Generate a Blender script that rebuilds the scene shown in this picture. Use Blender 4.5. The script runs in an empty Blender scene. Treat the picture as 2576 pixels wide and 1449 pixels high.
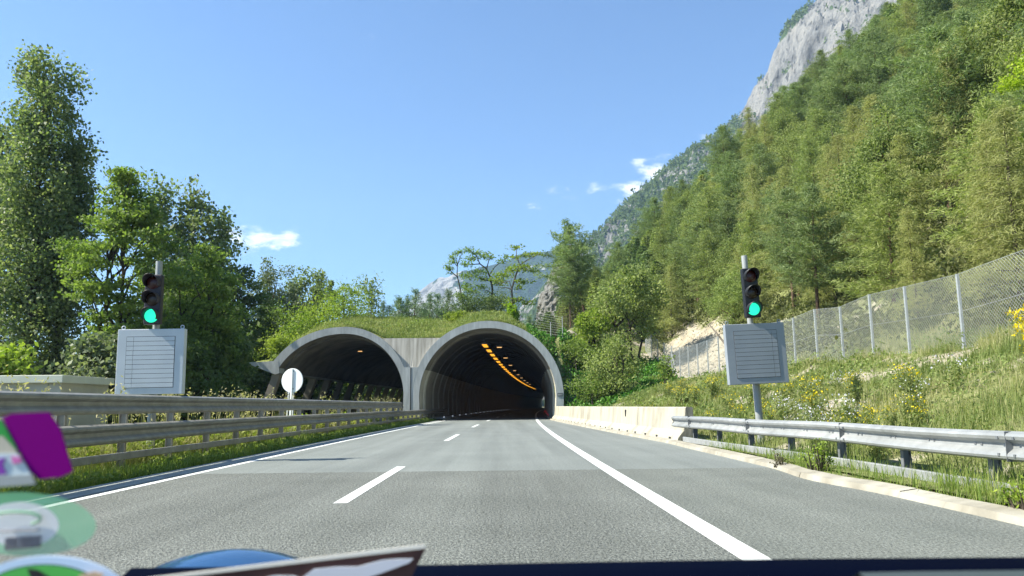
import bpy, math, random
import numpy as np
from mathutils import Vector, Matrix

S = bpy.context.scene
COL = S.collection
RNG = np.random.default_rng(7)
random.seed(7)
PI = math.pi

# ------------------------------------------------------------------ camera frame (used to estimate positions)
F = 760.0
PSI, TH, RHO = 0.01453, 0.15338, -0.010
CAMZ = 1.12
RM = (Matrix.Rotation(-PSI, 3, 'Z') @ Matrix.Rotation(PI / 2 + TH, 3, 'X') @ Matrix.Rotation(RHO, 3, 'Z'))
K = 1024 / 2575.0


def ray(px, py):
    return RM @ Vector(((px * K - 512) / F, -(py * K - 288) / F, -1.0))


def at(px, py, Y):
    d = ray(px, py)
    return d * (Y / d.y) + Vector((0, 0, CAMZ))


def project(p):
    v = RM.transposed() @ (Vector(p) - Vector((0, 0, CAMZ)))
    if v.z > -0.05:
        return None
    return (512 + F * v.x / -v.z) / K, (288 - F * v.y / -v.z) / K


# ------------------------------------------------------------------ helpers: meshes
class Acc:
    """collects vertices and faces (with a random value per vertex) and links them as one object"""

    def __init__(self):
        self.v, self.f, self.r, self.m, self.n = [], {3: [], 4: []}, [], {3: [], 4: []}, 0

    def add(self, verts, faces, rnd=0.5, mi=0):
        verts = np.asarray(verts, dtype=np.float32).reshape(-1, 3)
        faces = np.asarray(faces, dtype=np.int32)
        if faces.ndim == 1:
            faces = faces.reshape(1, -1)
        k = faces.shape[1]
        self.f[k].append(faces + self.n)
        self.m[k].append(np.full(len(faces), mi, dtype=np.int32))
        self.v.append(verts)
        r = np.asarray(rnd, dtype=np.float32)
        self.r.append(np.broadcast_to(r, (len(verts),)) if r.ndim == 0 else r)
        self.n += len(verts)
        return self

    def box(self, c, s, rz=0.0, mi=0, rx=0.0, ry=0.0):
        x, y, z = [a / 2 for a in s]
        p = np.array([[-x, -y, -z], [x, -y, -z], [x, y, -z], [-x, y, -z], [-x, -y, z], [x, -y, z], [x, y, z], [-x, y, z]])
        if rz or rx or ry:
            R = np.array(Matrix.Rotation(rz, 3, 'Z') @ Matrix.Rotation(ry, 3, 'Y') @ Matrix.Rotation(rx, 3, 'X'))
            p = p @ R.T
        q = [[0, 3, 2, 1], [4, 5, 6, 7], [0, 1, 5, 4], [1, 2, 6, 5], [2, 3, 7, 6], [3, 0, 4, 7]]
        return self.add(p + np.array(c), q, 0.5, mi)

    def tube(self, pts, rad, sides=6, rnd=0.5, cap=True, mi=0):
        pts = np.asarray(pts, dtype=float)
        n = len(pts)
        rad = np.broadcast_to(np.asarray(rad, dtype=float), (n,))
        t = np.gradient(pts, axis=0)
        t /= np.linalg.norm(t, axis=1)[:, None] + 1e-9
        ref = np.array([0.31, 0.95, 0.05]) if abs(t[0][2]) > 0.6 else np.array([0.05, 0.1, 1.0])
        a = np.cross(t, ref)
        a /= np.linalg.norm(a, axis=1)[:, None] + 1e-9
        b = np.cross(t, a)
        ang = np.arange(sides) * 2 * PI / sides
        v = pts[:, None, :] + rad[:, None, None] * (np.cos(ang)[None, :, None] * a[:, None, :] + np.sin(ang)[None, :, None] * b[:, None, :])
        i = np.arange(n - 1)[:, None] * sides
        j = np.arange(sides)[None, :]
        k = (j + 1) % sides
        q = np.stack([i + j, i + k, i + sides + k, i + sides + j], -1).reshape(-1, 4)
        self.add(v.reshape(-1, 3), q, rnd, mi)
        if cap and sides == 4:
            self.add(v[-1], [[0, 1, 2, 3]], rnd, mi)
        elif cap:
            c = np.vstack([v[-1], pts[-1:]])
            self.add(c, [[s, (s + 1) % sides, sides] for s in range(sides)], rnd, mi)
        return self

    def sweep(self, sect, closed=False, rnd=0.5, mi=0, caps=False):
        """sect: (M, N, 3) cross-sections"""
        sect = np.asarray(sect, dtype=float)
        M, N, _ = sect.shape
        i = np.arange(M - 1)[:, None] * N
        jn = N if closed else N - 1
        j = np.arange(jn)[None, :]
        k = (j + 1) % N
        q = np.stack([i + j, i + k, i + N + k, i + N + j], -1).reshape(-1, 4)
        self.add(sect.reshape(-1, 3), q, rnd, mi)
        if caps:
            for s in (sect[0], sect[-1]):
                c = s.mean(0)
                self.add(np.vstack([s, c[None]]), [[a, (a + 1) % N, N] for a in range(N)], rnd, mi)
        return self

    def build(self, name, mats, parent=None, smooth=False, loc=None):
        me = bpy.data.meshes.new(name)
        V = np.concatenate(self.v) if self.v else np.zeros((0, 3), np.float32)
        if loc is not None:
            V = V - np.asarray(loc, dtype=np.float32)
        T = np.concatenate(self.f[3]) if self.f[3] else np.zeros((0, 3), np.int32)
        Q = np.concatenate(self.f[4]) if self.f[4] else np.zeros((0, 4), np.int32)
        me.vertices.add(len(V))
        me.vertices.foreach_set('co', V.astype(np.float32).ravel())
        me.loops.add(T.size + Q.size)
        me.loops.foreach_set('vertex_index', np.concatenate([T.ravel(), Q.ravel()]).astype(np.int32))
        me.polygons.add(len(T) + len(Q))
        st = np.concatenate([np.arange(len(T)) * 3, T.size + np.arange(len(Q)) * 4]).astype(np.int32)
        me.polygons.foreach_set('loop_start', st)
        mi = np.concatenate([np.concatenate(self.m[k]) if self.m[k] else np.zeros(0, np.int32) for k in (3, 4)])
        me.update(calc_edges=True)
        me.polygons.foreach_set('material_index', mi.astype(np.int32))
        me.polygons.foreach_set('use_smooth', np.full(len(mi), smooth, dtype=bool))
        at_ = me.attributes.new('rnd', 'FLOAT', 'POINT')
        at_.data.foreach_set('value', np.concatenate(self.r).astype(np.float32) if self.r else np.zeros(0, np.float32))
        if not isinstance(mats, (list, tuple)):
            mats = [mats]
        for m in mats:
            me.materials.append(m)
        me.validate(verbose=False)
        o = bpy.data.objects.new(name, me)
        COL.objects.link(o)
        if parent is not None:
            o.parent = parent
        if loc is not None:
            o.location = loc
        return o


def tag(o, label, cat, group=None):
    o['label'] = label
    o['category'] = cat
    if group:
        o['group'] = group
    return o


def thing(name, label, cat, loc=(0, 0, 0), group=None):
    o = bpy.data.objects.new(name, None)
    COL.objects.link(o)
    o.location = loc
    o.empty_display_size = 0.2
    return tag(o, label, cat, group)


def struct(o, kind='structure'):
    o['kind'] = kind
    return o


def copy_tree(o, parent=None):
    c = o.copy()
    COL.objects.link(c)
    if parent is not None:
        c.parent = parent
    for ch in list(o.children):
        copy_tree(ch, c)
    return c


def bevel(o, w=0.01, seg=2):
    m = o.modifiers.new('b', 'BEVEL')
    m.width = w
    m.segments = seg
    m.limit_method = 'ANGLE'
    return o


# ------------------------------------------------------------------ value noise
def _hash(ix, iy, seed):
    h = (ix.astype(np.int64) * 374761393 + iy.astype(np.int64) * 668265263 + seed * 974634777) & 0x7fffffff
    h = ((h ^ (h >> 13)) * 1274126177) & 0x7fffffff
    return ((h ^ (h >> 16)) & 0xffff) / 65535.0


def vnoise(x, y, seed=0):
    x = np.asarray(x, dtype=float)
    y = np.asarray(y, dtype=float)
    ix, iy = np.floor(x), np.floor(y)
    fx, fy = x - ix, y - iy
    fx, fy = fx * fx * (3 - 2 * fx), fy * fy * (3 - 2 * fy)
    a, b = _hash(ix, iy, seed), _hash(ix + 1, iy, seed)
    c, d = _hash(ix, iy + 1, seed), _hash(ix + 1, iy + 1, seed)
    return (a * (1 - fx) + b * fx) * (1 - fy) + (c * (1 - fx) + d * fx) * fy


def fbm(x, y, seed=0, oct=4, gain=0.5):
    s, a, t = 0.0, 1.0, 0.0
    for o in range(oct):
        s = s + a * vnoise(np.asarray(x) * 2 ** o, np.asarray(y) * 2 ** o, seed + o * 17)
        t += a
        a *= gain
    return s / t * 2 - 1


def sstep(a, b, x):
    t = np.clip((np.asarray(x, dtype=float) - a) / (np.asarray(b, dtype=float) - a), 0, 1)
    return t * t * (3 - 2 * t)


# ------------------------------------------------------------------ materials
def newmat(name):
    m = bpy.data.materials.new(name)
    m.use_nodes = True
    nt = m.node_tree
    return m, nt, nt.nodes['Principled BSDF']


def N(nt, typ, **kw):
    n = nt.nodes.new(typ)
    for k, v in kw.items():
        if k.startswith('i_'):
            n.inputs[k[2:].replace('_', ' ')].default_value = v
        else:
            setattr(n, k, v)
    return n


def ramp(nt, stops):
    r = nt.nodes.new('ShaderNodeValToRGB')
    e = r.color_ramp.elements
    while len(e) < len(stops):
        e.new(0.5)
    for el, (p, c) in zip(e, stops):
        el.position = p
        el.color = (c[0], c[1], c[2], 1)
    return r


def mat_noise(name, c1, c2, scale=4.0, rough=0.8, bump=0.0, bscale=None, detail=6, spec=0.3, metal=0.0, lo=0.35, hi=0.65, stretch=None, c3=None, fine=0.0, famp=.2, tracks=0.0):
    """two colours mixed by noise, with a bump"""
    m, nt, b = newmat(name)
    L = nt.links
    tc = N(nt, 'ShaderNodeTexCoord')
    src = tc.outputs['Object']
    if stretch:
        mp = N(nt, 'ShaderNodeMapping')
        mp.inputs['Scale'].default_value = stretch
        L.new(src, mp.inputs[0])
        src = mp.outputs[0]
    n1 = N(nt, 'ShaderNodeTexNoise')
    n1.inputs['Scale'].default_value = scale
    n1.inputs['Detail'].default_value = detail
    L.new(src, n1.inputs['Vector'])
    st = [(lo, c1), (hi, c2)] if c3 is None else [(lo, c1), ((lo + hi) / 2, c2), (hi, c3)]
    r = ramp(nt, st)
    L.new(n1.outputs['Fac'], r.inputs[0])
    out = r.outputs[0]
    if fine:
        n3 = N(nt, 'ShaderNodeTexNoise')
        n3.inputs['Scale'].default_value = fine
        n3.inputs['Detail'].default_value = 3
        L.new(src, n3.inputs['Vector'])
        mr = N(nt, 'ShaderNodeMapRange')
        mr.inputs[1].default_value, mr.inputs[2].default_value = 0.3, 0.7
        mr.inputs[3].default_value, mr.inputs[4].default_value = 1 - famp, 1 + famp
        L.new(n3.outputs['Fac'], mr.inputs[0])
        mx = N(nt, 'ShaderNodeMix', data_type='RGBA', blend_type='MULTIPLY')
        mx.inputs[0].default_value = 1.0
        L.new(out, mx.inputs[6])
        L.new(mr.outputs[0], mx.inputs[7])
        out = mx.outputs[2]
    if tracks:      # wear and patches drawn out along the direction of travel
        mp2 = N(nt, 'ShaderNodeMapping')
        mp2.inputs['Scale'].default_value = (1.1, .035, 1)
        L.new(tc.outputs['Object'], mp2.inputs[0])
        n4 = N(nt, 'ShaderNodeTexNoise')
        n4.inputs['Scale'].default_value = 1.0
        n4.inputs['Detail'].default_value = 7
        n4.inputs['Roughness'].default_value = .6
        L.new(mp2.outputs[0], n4.inputs['Vector'])
        mr2 = N(nt, 'ShaderNodeMapRange')
        mr2.inputs[1].default_value, mr2.inputs[2].default_value = .3, .7
        mr2.inputs[3].default_value, mr2.inputs[4].default_value = 1 - tracks, 1 + tracks
        L.new(n4.outputs['Fac'], mr2.inputs[0])
        mx2 = N(nt, 'ShaderNodeMix', data_type='RGBA', blend_type='MULTIPLY')
        mx2.inputs[0].default_value = 1.0
        L.new(out, mx2.inputs[6])
        L.new(mr2.outputs[0], mx2.inputs[7])
        out = mx2.outputs[2]
    L.new(out, b.inputs['Base Color'])
    b.inputs['Roughness'].default_value = rough
    b.inputs['Specular IOR Level'].default_value = spec
    b.inputs['Metallic'].default_value = metal
    if bump:
        n2 = N(nt, 'ShaderNodeTexNoise')
        n2.inputs['Scale'].default_value = bscale or scale * 4
        n2.inputs['Detail'].default_value = 4
        L.new(src, n2.inputs['Vector'])
        bp = N(nt, 'ShaderNodeBump')
        bp.inputs['Strength'].default_value = bump
        bp.inputs['Distance'].default_value = 0.05
        L.new(n2.outputs['Fac'], bp.inputs['Height'])
        L.new(bp.outputs[0], b.inputs['Normal'])
    return m


def mat_plain(name, c, rough=0.5, metal=0.0, spec=0.4, emit=None, es=0.0):
    m, nt, b = newmat(name)
    b.inputs['Base Color'].default_value = (*c, 1)
    b.inputs['Roughness'].default_value = rough
    b.inputs['Metallic'].default_value = metal
    b.inputs['Specular IOR Level'].default_value = spec
    if emit:
        b.inputs['Emission Color'].default_value = (*emit, 1)
        b.inputs['Emission Strength'].default_value = es
    return m


def mat_leaf(name, stops, trans=0.35, rough=0.5, spec=0.25, objvar=0.25, huevar=0.04):
    """foliage: colour from the per-leaf random value, shifted a little per tree; part of the light passes through"""
    m, nt, b = newmat(name)
    L = nt.links
    a = N(nt, 'ShaderNodeAttribute', attribute_name='rnd')
    r = ramp(nt, stops)
    L.new(a.outputs['Fac'], r.inputs[0])
    oi = N(nt, 'ShaderNodeObjectInfo')
    mr = N(nt, 'ShaderNodeMapRange')
    mr.inputs[3].default_value, mr.inputs[4].default_value = 1 - objvar, 1 + objvar
    L.new(oi.outputs['Random'], mr.inputs[0])
    mh = N(nt, 'ShaderNodeMapRange')
    mh.inputs[3].default_value, mh.inputs[4].default_value = 0.5 - huevar * .4, 0.5 + huevar
    fr = N(nt, 'ShaderNodeMath', operation='MULTIPLY')
    fr.inputs[1].default_value = 7.31
    fr2 = N(nt, 'ShaderNodeMath', operation='FRACT')
    L.new(oi.outputs['Random'], fr.inputs[0])
    L.new(fr.outputs[0], fr2.inputs[0])
    L.new(fr2.outputs[0], mh.inputs[0])
    hs = N(nt, 'ShaderNodeHueSaturation')
    L.new(r.outputs[0], hs.inputs['Color'])
    L.new(mr.outputs[0], hs.inputs['Value'])
    L.new(mh.outputs[0], hs.inputs['Hue'])
    L.new(hs.outputs[0], b.inputs['Base Color'])
    b.inputs['Roughness'].default_value = rough
    b.inputs['Specular IOR Level'].default_value = spec
    tl = N(nt, 'ShaderNodeBsdfTranslucent')
    g = N(nt, 'ShaderNodeMix', data_type='RGBA', blend_type='MULTIPLY')
    g.inputs[0].default_value = 1.0
    g.inputs[7].default_value = (1.2, 1.35, 0.65, 1)
    L.new(hs.outputs[0], g.inputs[6])
    L.new(g.outputs[2], tl.inputs['Color'])
    mx = N(nt, 'ShaderNodeMixShader')
    mx.inputs[0].default_value = trans
    L.new(b.outputs[0], mx.inputs[1])
    L.new(tl.outputs[0], mx.inputs[2])
    L.new(mx.outputs[0], nt.nodes['Material Output'].inputs['Surface'])
    return m


M = {}
M['asphalt_near'] = mat_noise('coarse_asphalt', (.132, .140, .127), (.166, .175, .16), 0.6, 0.85, 0.8, 45, lo=.3, hi=.7, fine=26, famp=.5, tracks=.2)
M['asphalt_far'] = mat_noise('smooth_asphalt', (.155, .170, .161), (.18, .195, .185), 0.5, 0.8, 0.25, 40, lo=.3, hi=.7, fine=22, famp=.18, tracks=.22)
M['asphalt_shoulder'] = mat_noise('shoulder_asphalt', (.135, .146, .132), (.165, .175, .158), 0.8, 0.85, 0.6, 45, lo=.3, hi=.7, fine=30, famp=.4, tracks=.16)
M['paint'] = mat_noise('road_paint', (.36, .37, .35), (.66, .68, .66), 5, 0.6, 0.2, 50, lo=.22, hi=.44, detail=10)
M['soil'] = mat_noise('soil', (.07, .075, .03), (.13, .12, .06), 0.8, 0.95, 0.5, 6)
M['gutter'] = mat_noise('gutter_concrete', (.25, .26, .24), (.36, .37, .34), 2, 0.85, 0.3, 30)
M['kerb'] = mat_noise('kerb_concrete', (.25, .23, .185), (.36, .34, .285), 1.4, 0.85, 0.05, 12, fine=4, famp=.12)
M['barrier'] = mat_noise('barrier_concrete', (.23, .21, .165), (.375, .355, .29), 1.1, 0.8, 0.08, 20, lo=.28, hi=.52, stretch=(1.5, 1.5, .5), fine=3, famp=.08)
M['stain'] = mat_noise('stained_concrete', (.10, .095, .08), (.32, .30, .25), 3.0, 0.9, 0.2, 20, stretch=(2, 2, .4))
M['rim'] = mat_noise('rim_concrete', (.36, .375, .37), (.50, .515, .505), 0.8, 0.85, 0.08, 8, lo=.25, hi=.75, stretch=(2.4, 1, .45), fine=2.2, famp=.12)
M['streaked'] = mat_noise('streaked_concrete', (.25, .235, .20), (.50, .48, .435), 1.0, 0.9, 0.1, 12, lo=.3, hi=.7, stretch=(5, 1, .35))
M['dark_lining'] = mat_noise('sooty_concrete', (.055, .05, .045), (.10, .09, .08), 0.8, 0.9, 0.2, 10)
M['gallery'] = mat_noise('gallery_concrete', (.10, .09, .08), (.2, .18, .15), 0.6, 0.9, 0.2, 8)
M['column'] = mat_noise('column_concrete', (.24, .21, .17), (.34, .30, .245), 0.6, 0.9, 0.2, 8)
M['steel'] = mat_noise('galvanised_steel', (.25, .262, .265), (.36, .37, .372), 0.8, 0.45, 0.0, 15, metal=0.2, spec=0.4, lo=.25, hi=.75, fine=5, famp=.14)
M['old_steel'] = mat_noise('weathered_steel', (.19, .185, .17), (.29, .282, .262), 0.8, 0.5, 0.0, 15, metal=0.12, spec=0.35, lo=.25, hi=.75, fine=5, famp=.18)
M['post_steel'] = mat_noise('post_steel', (.10, .11, .12), (.2, .21, .22), 4, 0.6, metal=0.2)
M['pole'] = mat_noise('pole_steel', (.25, .265, .265), (.36, .375, .375), 2, 0.5, metal=0.1, stretch=(3, 3, .5))
M['fence_post'] = mat_noise('fence_post_steel', (.30, .33, .355), (.40, .43, .455), 3, 0.45, metal=0.1)
M['wire'] = mat_plain('fence_wire', (.30, .32, .31), 0.5, 0.2)
M['board'] = mat_noise('board_grey', (.22, .25, .285), (.25, .28, .315), 2, 0.5, 0.02, 20, spec=0.3)
M['board_pale'] = mat_noise('board_pale_grey', (.47, .51, .55), (.53, .57, .61), 2, 0.5, 0.02, 20, spec=0.4)
M['gap'] = mat_plain('dark_gap', (.02, .022, .025), 0.9)
M['black'] = mat_plain('signal_black', (.012, .013, .016), 0.45)
M['black_faded'] = mat_plain('faded_black', (.028, .022, .03), 0.5)
M['lens_red'] = mat_plain('red_lens', (.055, .012, .012), 0.25)
M['lens_amber'] = mat_plain('amber_lens', (.035, .02, .014), 0.25)
M['lens_green'] = mat_plain('green_lens', (.0, .25, .16), 0.3, emit=(0.012, .50, .27), es=1.0)
M['white'] = mat_noise('white_sheet', (.66, .69, .69), (.78, .8, .8), 2, 0.5)
M['shed'] = mat_noise('shed_render', (.40, .38, .31), (.48, .46, .38), 1, 0.8)
M['shed_roof'] = mat_noise('shed_fascia', (.52, .53, .43), (.6, .61, .5), 1, 0.7)
M['lamp'] = mat_plain('sodium_lamp', (.4, .24, .08), 0.4, emit=(1.0, .43, .03), es=.55)
M['lamp_pale'] = mat_plain('pale_sodium_lamp', (.4, .28, .16), 0.4, emit=(1.0, .55, .2), es=.46)
M['red_glow'] = mat_plain('red_glow', (.2, .01, .01), 0.4, emit=(1.0, .02, .04), es=0.10)
M['reflector'] = mat_plain('reflector', (.4, .45, .5), 0.3, emit=(.75, .85, 1.0), es=0.12)  # returned light is put in as a faint glow of its own
M['plate'] = mat_plain('plate_grey', (.10, .11, .12), 0.5)
M['bark'] = mat_noise('bark', (.035, .028, .02), (.085, .07, .052), 3, 0.95, 0.6, 12, stretch=(4, 4, 1))
M['bark_pale'] = mat_noise('pale_bark', (.09, .075, .058), (.19, .165, .135), 2.5, 0.95, 0.5, 12, stretch=(4, 4, 1))
M['bark_pine'] = mat_noise('pine_bark', (.06, .04, .028), (.15, .095, .06), 2.5, 0.95, 0.5, 12, stretch=(4, 4, 1))
g = lambda *s: [(i / (len(s) - 1), c) for i, c in enumerate(s)]
M['lf_poplar'] = mat_leaf('poplar_leaves', g((.095, .14, .062), (.19, .235, .105), (.33, .355, .19)), .44, .5, .25, .08, .01)
M['lf_poplar_pale'] = mat_leaf('pale_poplar_leaves', g((.11, .155, .06), (.20, .245, .10), (.31, .345, .17)), .38, .5, .28, .1, .01)
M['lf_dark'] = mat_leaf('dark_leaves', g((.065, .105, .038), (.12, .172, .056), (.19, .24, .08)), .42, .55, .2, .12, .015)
M['lf_locust'] = mat_leaf('locust_leaves', g((.10, .16, .038), (.18, .245, .06), (.28, .34, .09)), .46, .55, .2, .1, .012)
M['lf_bright'] = mat_leaf('bright_leaves', g((.13, .19, .028), (.235, .295, .045), (.35, .40, .07)), .42, .5, .2, .1, .012)
M['lf_willow'] = mat_leaf('willow_leaves', g((.10, .135, .07), (.18, .215, .12), (.28, .30, .18)), .36, .55, .22, .1, .01)
M['lf_pine'] = mat_leaf('pine_needles', g((.092, .138, .056), (.176, .232, .094), (.265, .315, .145)), .32, .6, .12, .14, .01)
M['lf_spruce'] = mat_leaf('spruce_needles', g((.062, .102, .04), (.125, .178, .068), (.195, .25, .10)), .28, .6, .12, .15, .01)
M['lf_larch'] = mat_leaf('larch_needles', g((.18, .195, .072), (.285, .295, .112), (.38, .378, .155)), .36, .6, .12, .12, .01)
M['lf_olive'] = mat_leaf('olive_needles', g((.13, .172, .054), (.225, .27, .09), (.32, .352, .13)), .36, .6, .12, .13, .01)
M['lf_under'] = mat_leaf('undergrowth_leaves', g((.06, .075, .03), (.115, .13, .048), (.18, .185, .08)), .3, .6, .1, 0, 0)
M['lf_yellow'] = mat_leaf('yellow_green_leaves', g((.17, .27, .015), (.27, .38, .025), (.38, .46, .04)), .4, .5, .2, .05, .01)
M['lf_sap'] = mat_leaf('young_pine_needles', g((.09, .15, .085), (.15, .225, .125), (.22, .29, .16)), .25, .5, .25, .1, .01)
M['lf_brown'] = mat_leaf('brown_twigs', g((.07, .055, .04), (.12, .10, .07), (.19, .165, .12)), .1, .8, .1, .1)
M['grass_bank'] = mat_leaf('bank_grass', g((.115, .165, .048), (.20, .245, .08), (.31, .31, .135), (.46, .42, .26)), .35, .6, .2, 0, 0)
M['grass_verge'] = mat_leaf('verge_grass', g((.10, .165, .035), (.18, .25, .055), (.29, .33, .10), (.42, .39, .21)), .4, .6, .2, 0, 0)
M['grass_tall'] = mat_leaf('tall_grass', g((.13, .165, .04), (.25, .27, .10), (.38, .35, .17), (.5, .44, .26)), .35, .6, .2, 0, 0)
M['grass_roof'] = mat_leaf('roof_grass', g((.12, .17, .045), (.21, .255, .075), (.30, .315, .12), (.40, .37, .19)), .3, .6, .2, 0, 0)
M['stone'] = mat_leaf('pale_stones', g((.20, .178, .14), (.30, .27, .22), (.42, .385, .32)), 0, .9, .1, 0, 0)
M['flower'] = mat_leaf('yellow_flowers', g((.50, .36, .0), (.72, .55, .01), (.8, .66, .03)), .3, .6, .2, 0.02, 0)
M['flower_white'] = mat_leaf('white_flowers', g((.55, .55, .6), (.7, .7, .75), (.62, .6, .85)), .3, .6, .2, 0.02, 0)
M['creeper'] = mat_leaf('creeper_leaves', g((.06, .135, .018), (.12, .22, .03), (.20, .30, .05)), .3, .5, .3, .1)


def mat_terrain(name, green, soil_a, soil_b):
    """hillside ground: green or bare soil from the mesh's own bare-patch attribute"""
    m, nt, b = newmat(name)
    L = nt.links
    tc = N(nt, 'ShaderNodeTexCoord')
    n1 = N(nt, 'ShaderNodeTexNoise')
    n1.inputs['Scale'].default_value = 1.3
    n1.inputs['Detail'].default_value = 8
    L.new(tc.outputs['Object'], n1.inputs['Vector'])
    rs = ramp(nt, [(.35, soil_a), (.65, soil_b)])
    L.new(n1.outputs['Fac'], rs.inputs[0])
    n2 = N(nt, 'ShaderNodeTexNoise')
    n2.inputs['Scale'].default_value = 3.0
    n2.inputs['Detail'].default_value = 6
    L.new(tc.outputs['Object'], n2.inputs['Vector'])
    rg = ramp(nt, [(.35, tuple(c * .65 for c in green)), (.65, tuple(c * 1.35 for c in green))])
    L.new(n2.outputs['Fac'], rg.inputs[0])
    a = N(nt, 'ShaderNodeAttribute', attribute_name='rnd')
    ad = N(nt, 'ShaderNodeMath', operation='ADD')
    sb = N(nt, 'ShaderNodeMath', operation='MULTIPLY_ADD')
    sb.inputs[1].default_value, sb.inputs[2].default_value = 0.8, -0.4
    L.new(n1.outputs['Fac'], sb.inputs[0])
    L.new(a.outputs['Fac'], ad.inputs[0])
    L.new(sb.outputs[0], ad.inputs[1])
    mr = N(nt, 'ShaderNodeMapRange')
    mr.inputs[1].default_value, mr.inputs[2].default_value = .42, .58
    L.new(ad.outputs[0], mr.inputs[0])
    mx = N(nt, 'ShaderNodeMix', data_type='RGBA')
    L.new(mr.outputs[0], mx.inputs[0])
    L.new(rg.outputs[0], mx.inputs[6])
    L.new(rs.outputs[0], mx.inputs[7])
    L.new(mx.outputs[2], b.inputs['Base Color'])
    b.inputs['Roughness'].default_value = .95
    b.inputs['Specular IOR Level'].default_value = .1
    bp = N(nt, 'ShaderNodeBump')
    bp.inputs['Strength'].default_value = .8
    bp.inputs['Distance'].default_value = .12
    n3 = N(nt, 'ShaderNodeTexNoise')
    n3.inputs['Scale'].default_value = 7.0
    n3.inputs['Detail'].default_value = 6
    L.new(tc.outputs['Object'], n3.inputs['Vector'])
    L.new(n3.outputs['Fac'], bp.inputs['Height'])
    L.new(bp.outputs[0], b.inputs['Normal'])
    return m


def mat_rock(name, rock_a, rock_b, veg_a, veg_b, scale, cover, warm=None):
    """cliff: streaked pale rock with patches of scrub where the noise is high"""
    m, nt, b = newmat(name)
    L = nt.links
    tc = N(nt, 'ShaderNodeTexCoord')
    mp = N(nt, 'ShaderNodeMapping')
    mp.inputs['Scale'].default_value = (scale, scale, scale * .55)
    mp.inputs['Rotation'].default_value = (.2, .5, .3)
    L.new(tc.outputs['Object'], mp.inputs[0])
    n1 = N(nt, 'ShaderNodeTexNoise')
    n1.inputs['Scale'].default_value = 1.0
    n1.inputs['Detail'].default_value = 12
    n1.inputs['Roughness'].default_value = .65
    L.new(mp.outputs[0], n1.inputs['Vector'])
    rr = ramp(nt, [(.32, rock_a), (.5, rock_b), (.68, warm or rock_b)])
    L.new(n1.outputs['Fac'], rr.inputs[0])
    n2 = N(nt, 'ShaderNodeTexNoise')
    n2.inputs['Scale'].default_value = scale * 4
    n2.inputs['Detail'].default_value = 8
    L.new(tc.outputs['Object'], n2.inputs['Vector'])
    rv = ramp(nt, [(.35, veg_a), (.65, veg_b)])
    L.new(n2.outputs['Fac'], rv.inputs[0])
    a = N(nt, 'ShaderNodeAttribute', attribute_name='rnd')
    sb = N(nt, 'ShaderNodeMath', operation='MULTIPLY_ADD')
    sb.inputs[1].default_value, sb.inputs[2].default_value = 1.6, -0.8 + cover
    L.new(n2.outputs['Fac'], sb.inputs[0])
    ad = N(nt, 'ShaderNodeMath', operation='ADD')
    L.new(a.outputs['Fac'], ad.inputs[0])
    L.new(sb.outputs[0], ad.inputs[1])
    mr = N(nt, 'ShaderNodeMapRange')
    mr.inputs[1].default_value, mr.inputs[2].default_value = .45, .55
    L.new(ad.outputs[0], mr.inputs[0])
    mx = N(nt, 'ShaderNodeMix', data_type='RGBA')
    L.new(mr.outputs[0], mx.inputs[0])
    L.new(rr.outputs[0], mx.inputs[6])
    L.new(rv.outputs[0], mx.inputs[7])
    L.new(mx.outputs[2], b.inputs['Base Color'])
    b.inputs['Roughness'].default_value = .95
    b.inputs['Specular IOR Level'].default_value = .1
    bp = N(nt, 'ShaderNodeBump')
    bp.inputs['Strength'].default_value = 1.0
    bp.inputs['Distance'].default_value = .35 / scale
    n3 = N(nt, 'ShaderNodeTexNoise')
    n3.inputs['Scale'].default_value = 2.2
    n3.inputs['Detail'].default_value = 10
    n3.inputs['Roughness'].default_value = .7
    L.new(mp.outputs[0], n3.inputs['Vector'])
    L.new(n3.outputs['Fac'], bp.inputs['Height'])
    L.new(bp.outputs[0], b.inputs['Normal'])
    return m


M['terrain'] = mat_terrain('bank_ground', (.15, .165, .065), (.27, .235, .175), (.40, .36, .285))
M['forest_floor'] = mat_terrain('forest_floor', (.08, .105, .035), (.24, .2, .14), (.4, .35, .26))
M['roof_ground'] = mat_terrain('roof_ground', (.20, .22, .06), (.26, .24, .13), (.34, .31, .19))
M['rock'] = mat_rock('cliff_rock', (.05, .05, .05), (.245, .243, .235), (.036, .064, .028), (.075, .115, .045), .03, .0, (.32, .305, .28))
M['far_rock'] = mat_rock('far_rock', (.10, .10, .105), (.40, .395, .385), (.016, .040, .020), (.032, .066, .028), .007, .0)
M['outcrop'] = mat_rock('outcrop_rock', (.07, .07, .068), (.22, .217, .205), (.05, .085, .03), (.095, .14, .045), .5, -.28, (.17, .155, .13))

# ------------------------------------------------------------------ camera, light, sky
cam = bpy.data.cameras.new('camera')
co = bpy.data.objects.new('camera', cam)
COL.objects.link(co)
co.matrix_world = Matrix.Translation((0, 0, CAMZ)) @ RM.to_4x4()
cam.sensor_width = 36
cam.lens = 36 * F / 1024
cam.clip_start, cam.clip_end = 0.05, 20000
cam.dof.use_dof = True
cam.dof.focus_distance = 28
cam.dof.aperture_fstop = 6.0
S.camera = co

SUN_EL, SUN_AZ = math.radians(44), math.radians(-98)   # azimuth from +Y, clockwise
sd = Vector((math.sin(SUN_AZ) * math.cos(SUN_EL), math.cos(SUN_AZ) * math.cos(SUN_EL), math.sin(SUN_EL)))
sl = bpy.data.lights.new('sun', 'SUN')
sl.energy = 5.0
sl.angle = math.radians(0.53)
sl.color = (1.0, .95, .81)
so = bpy.data.objects.new('sun', sl)
COL.objects.link(so)
so.rotation_euler = (-sd).to_track_quat('-Z', 'Y').to_euler()
so.location = (-30, 0, 60)

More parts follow.
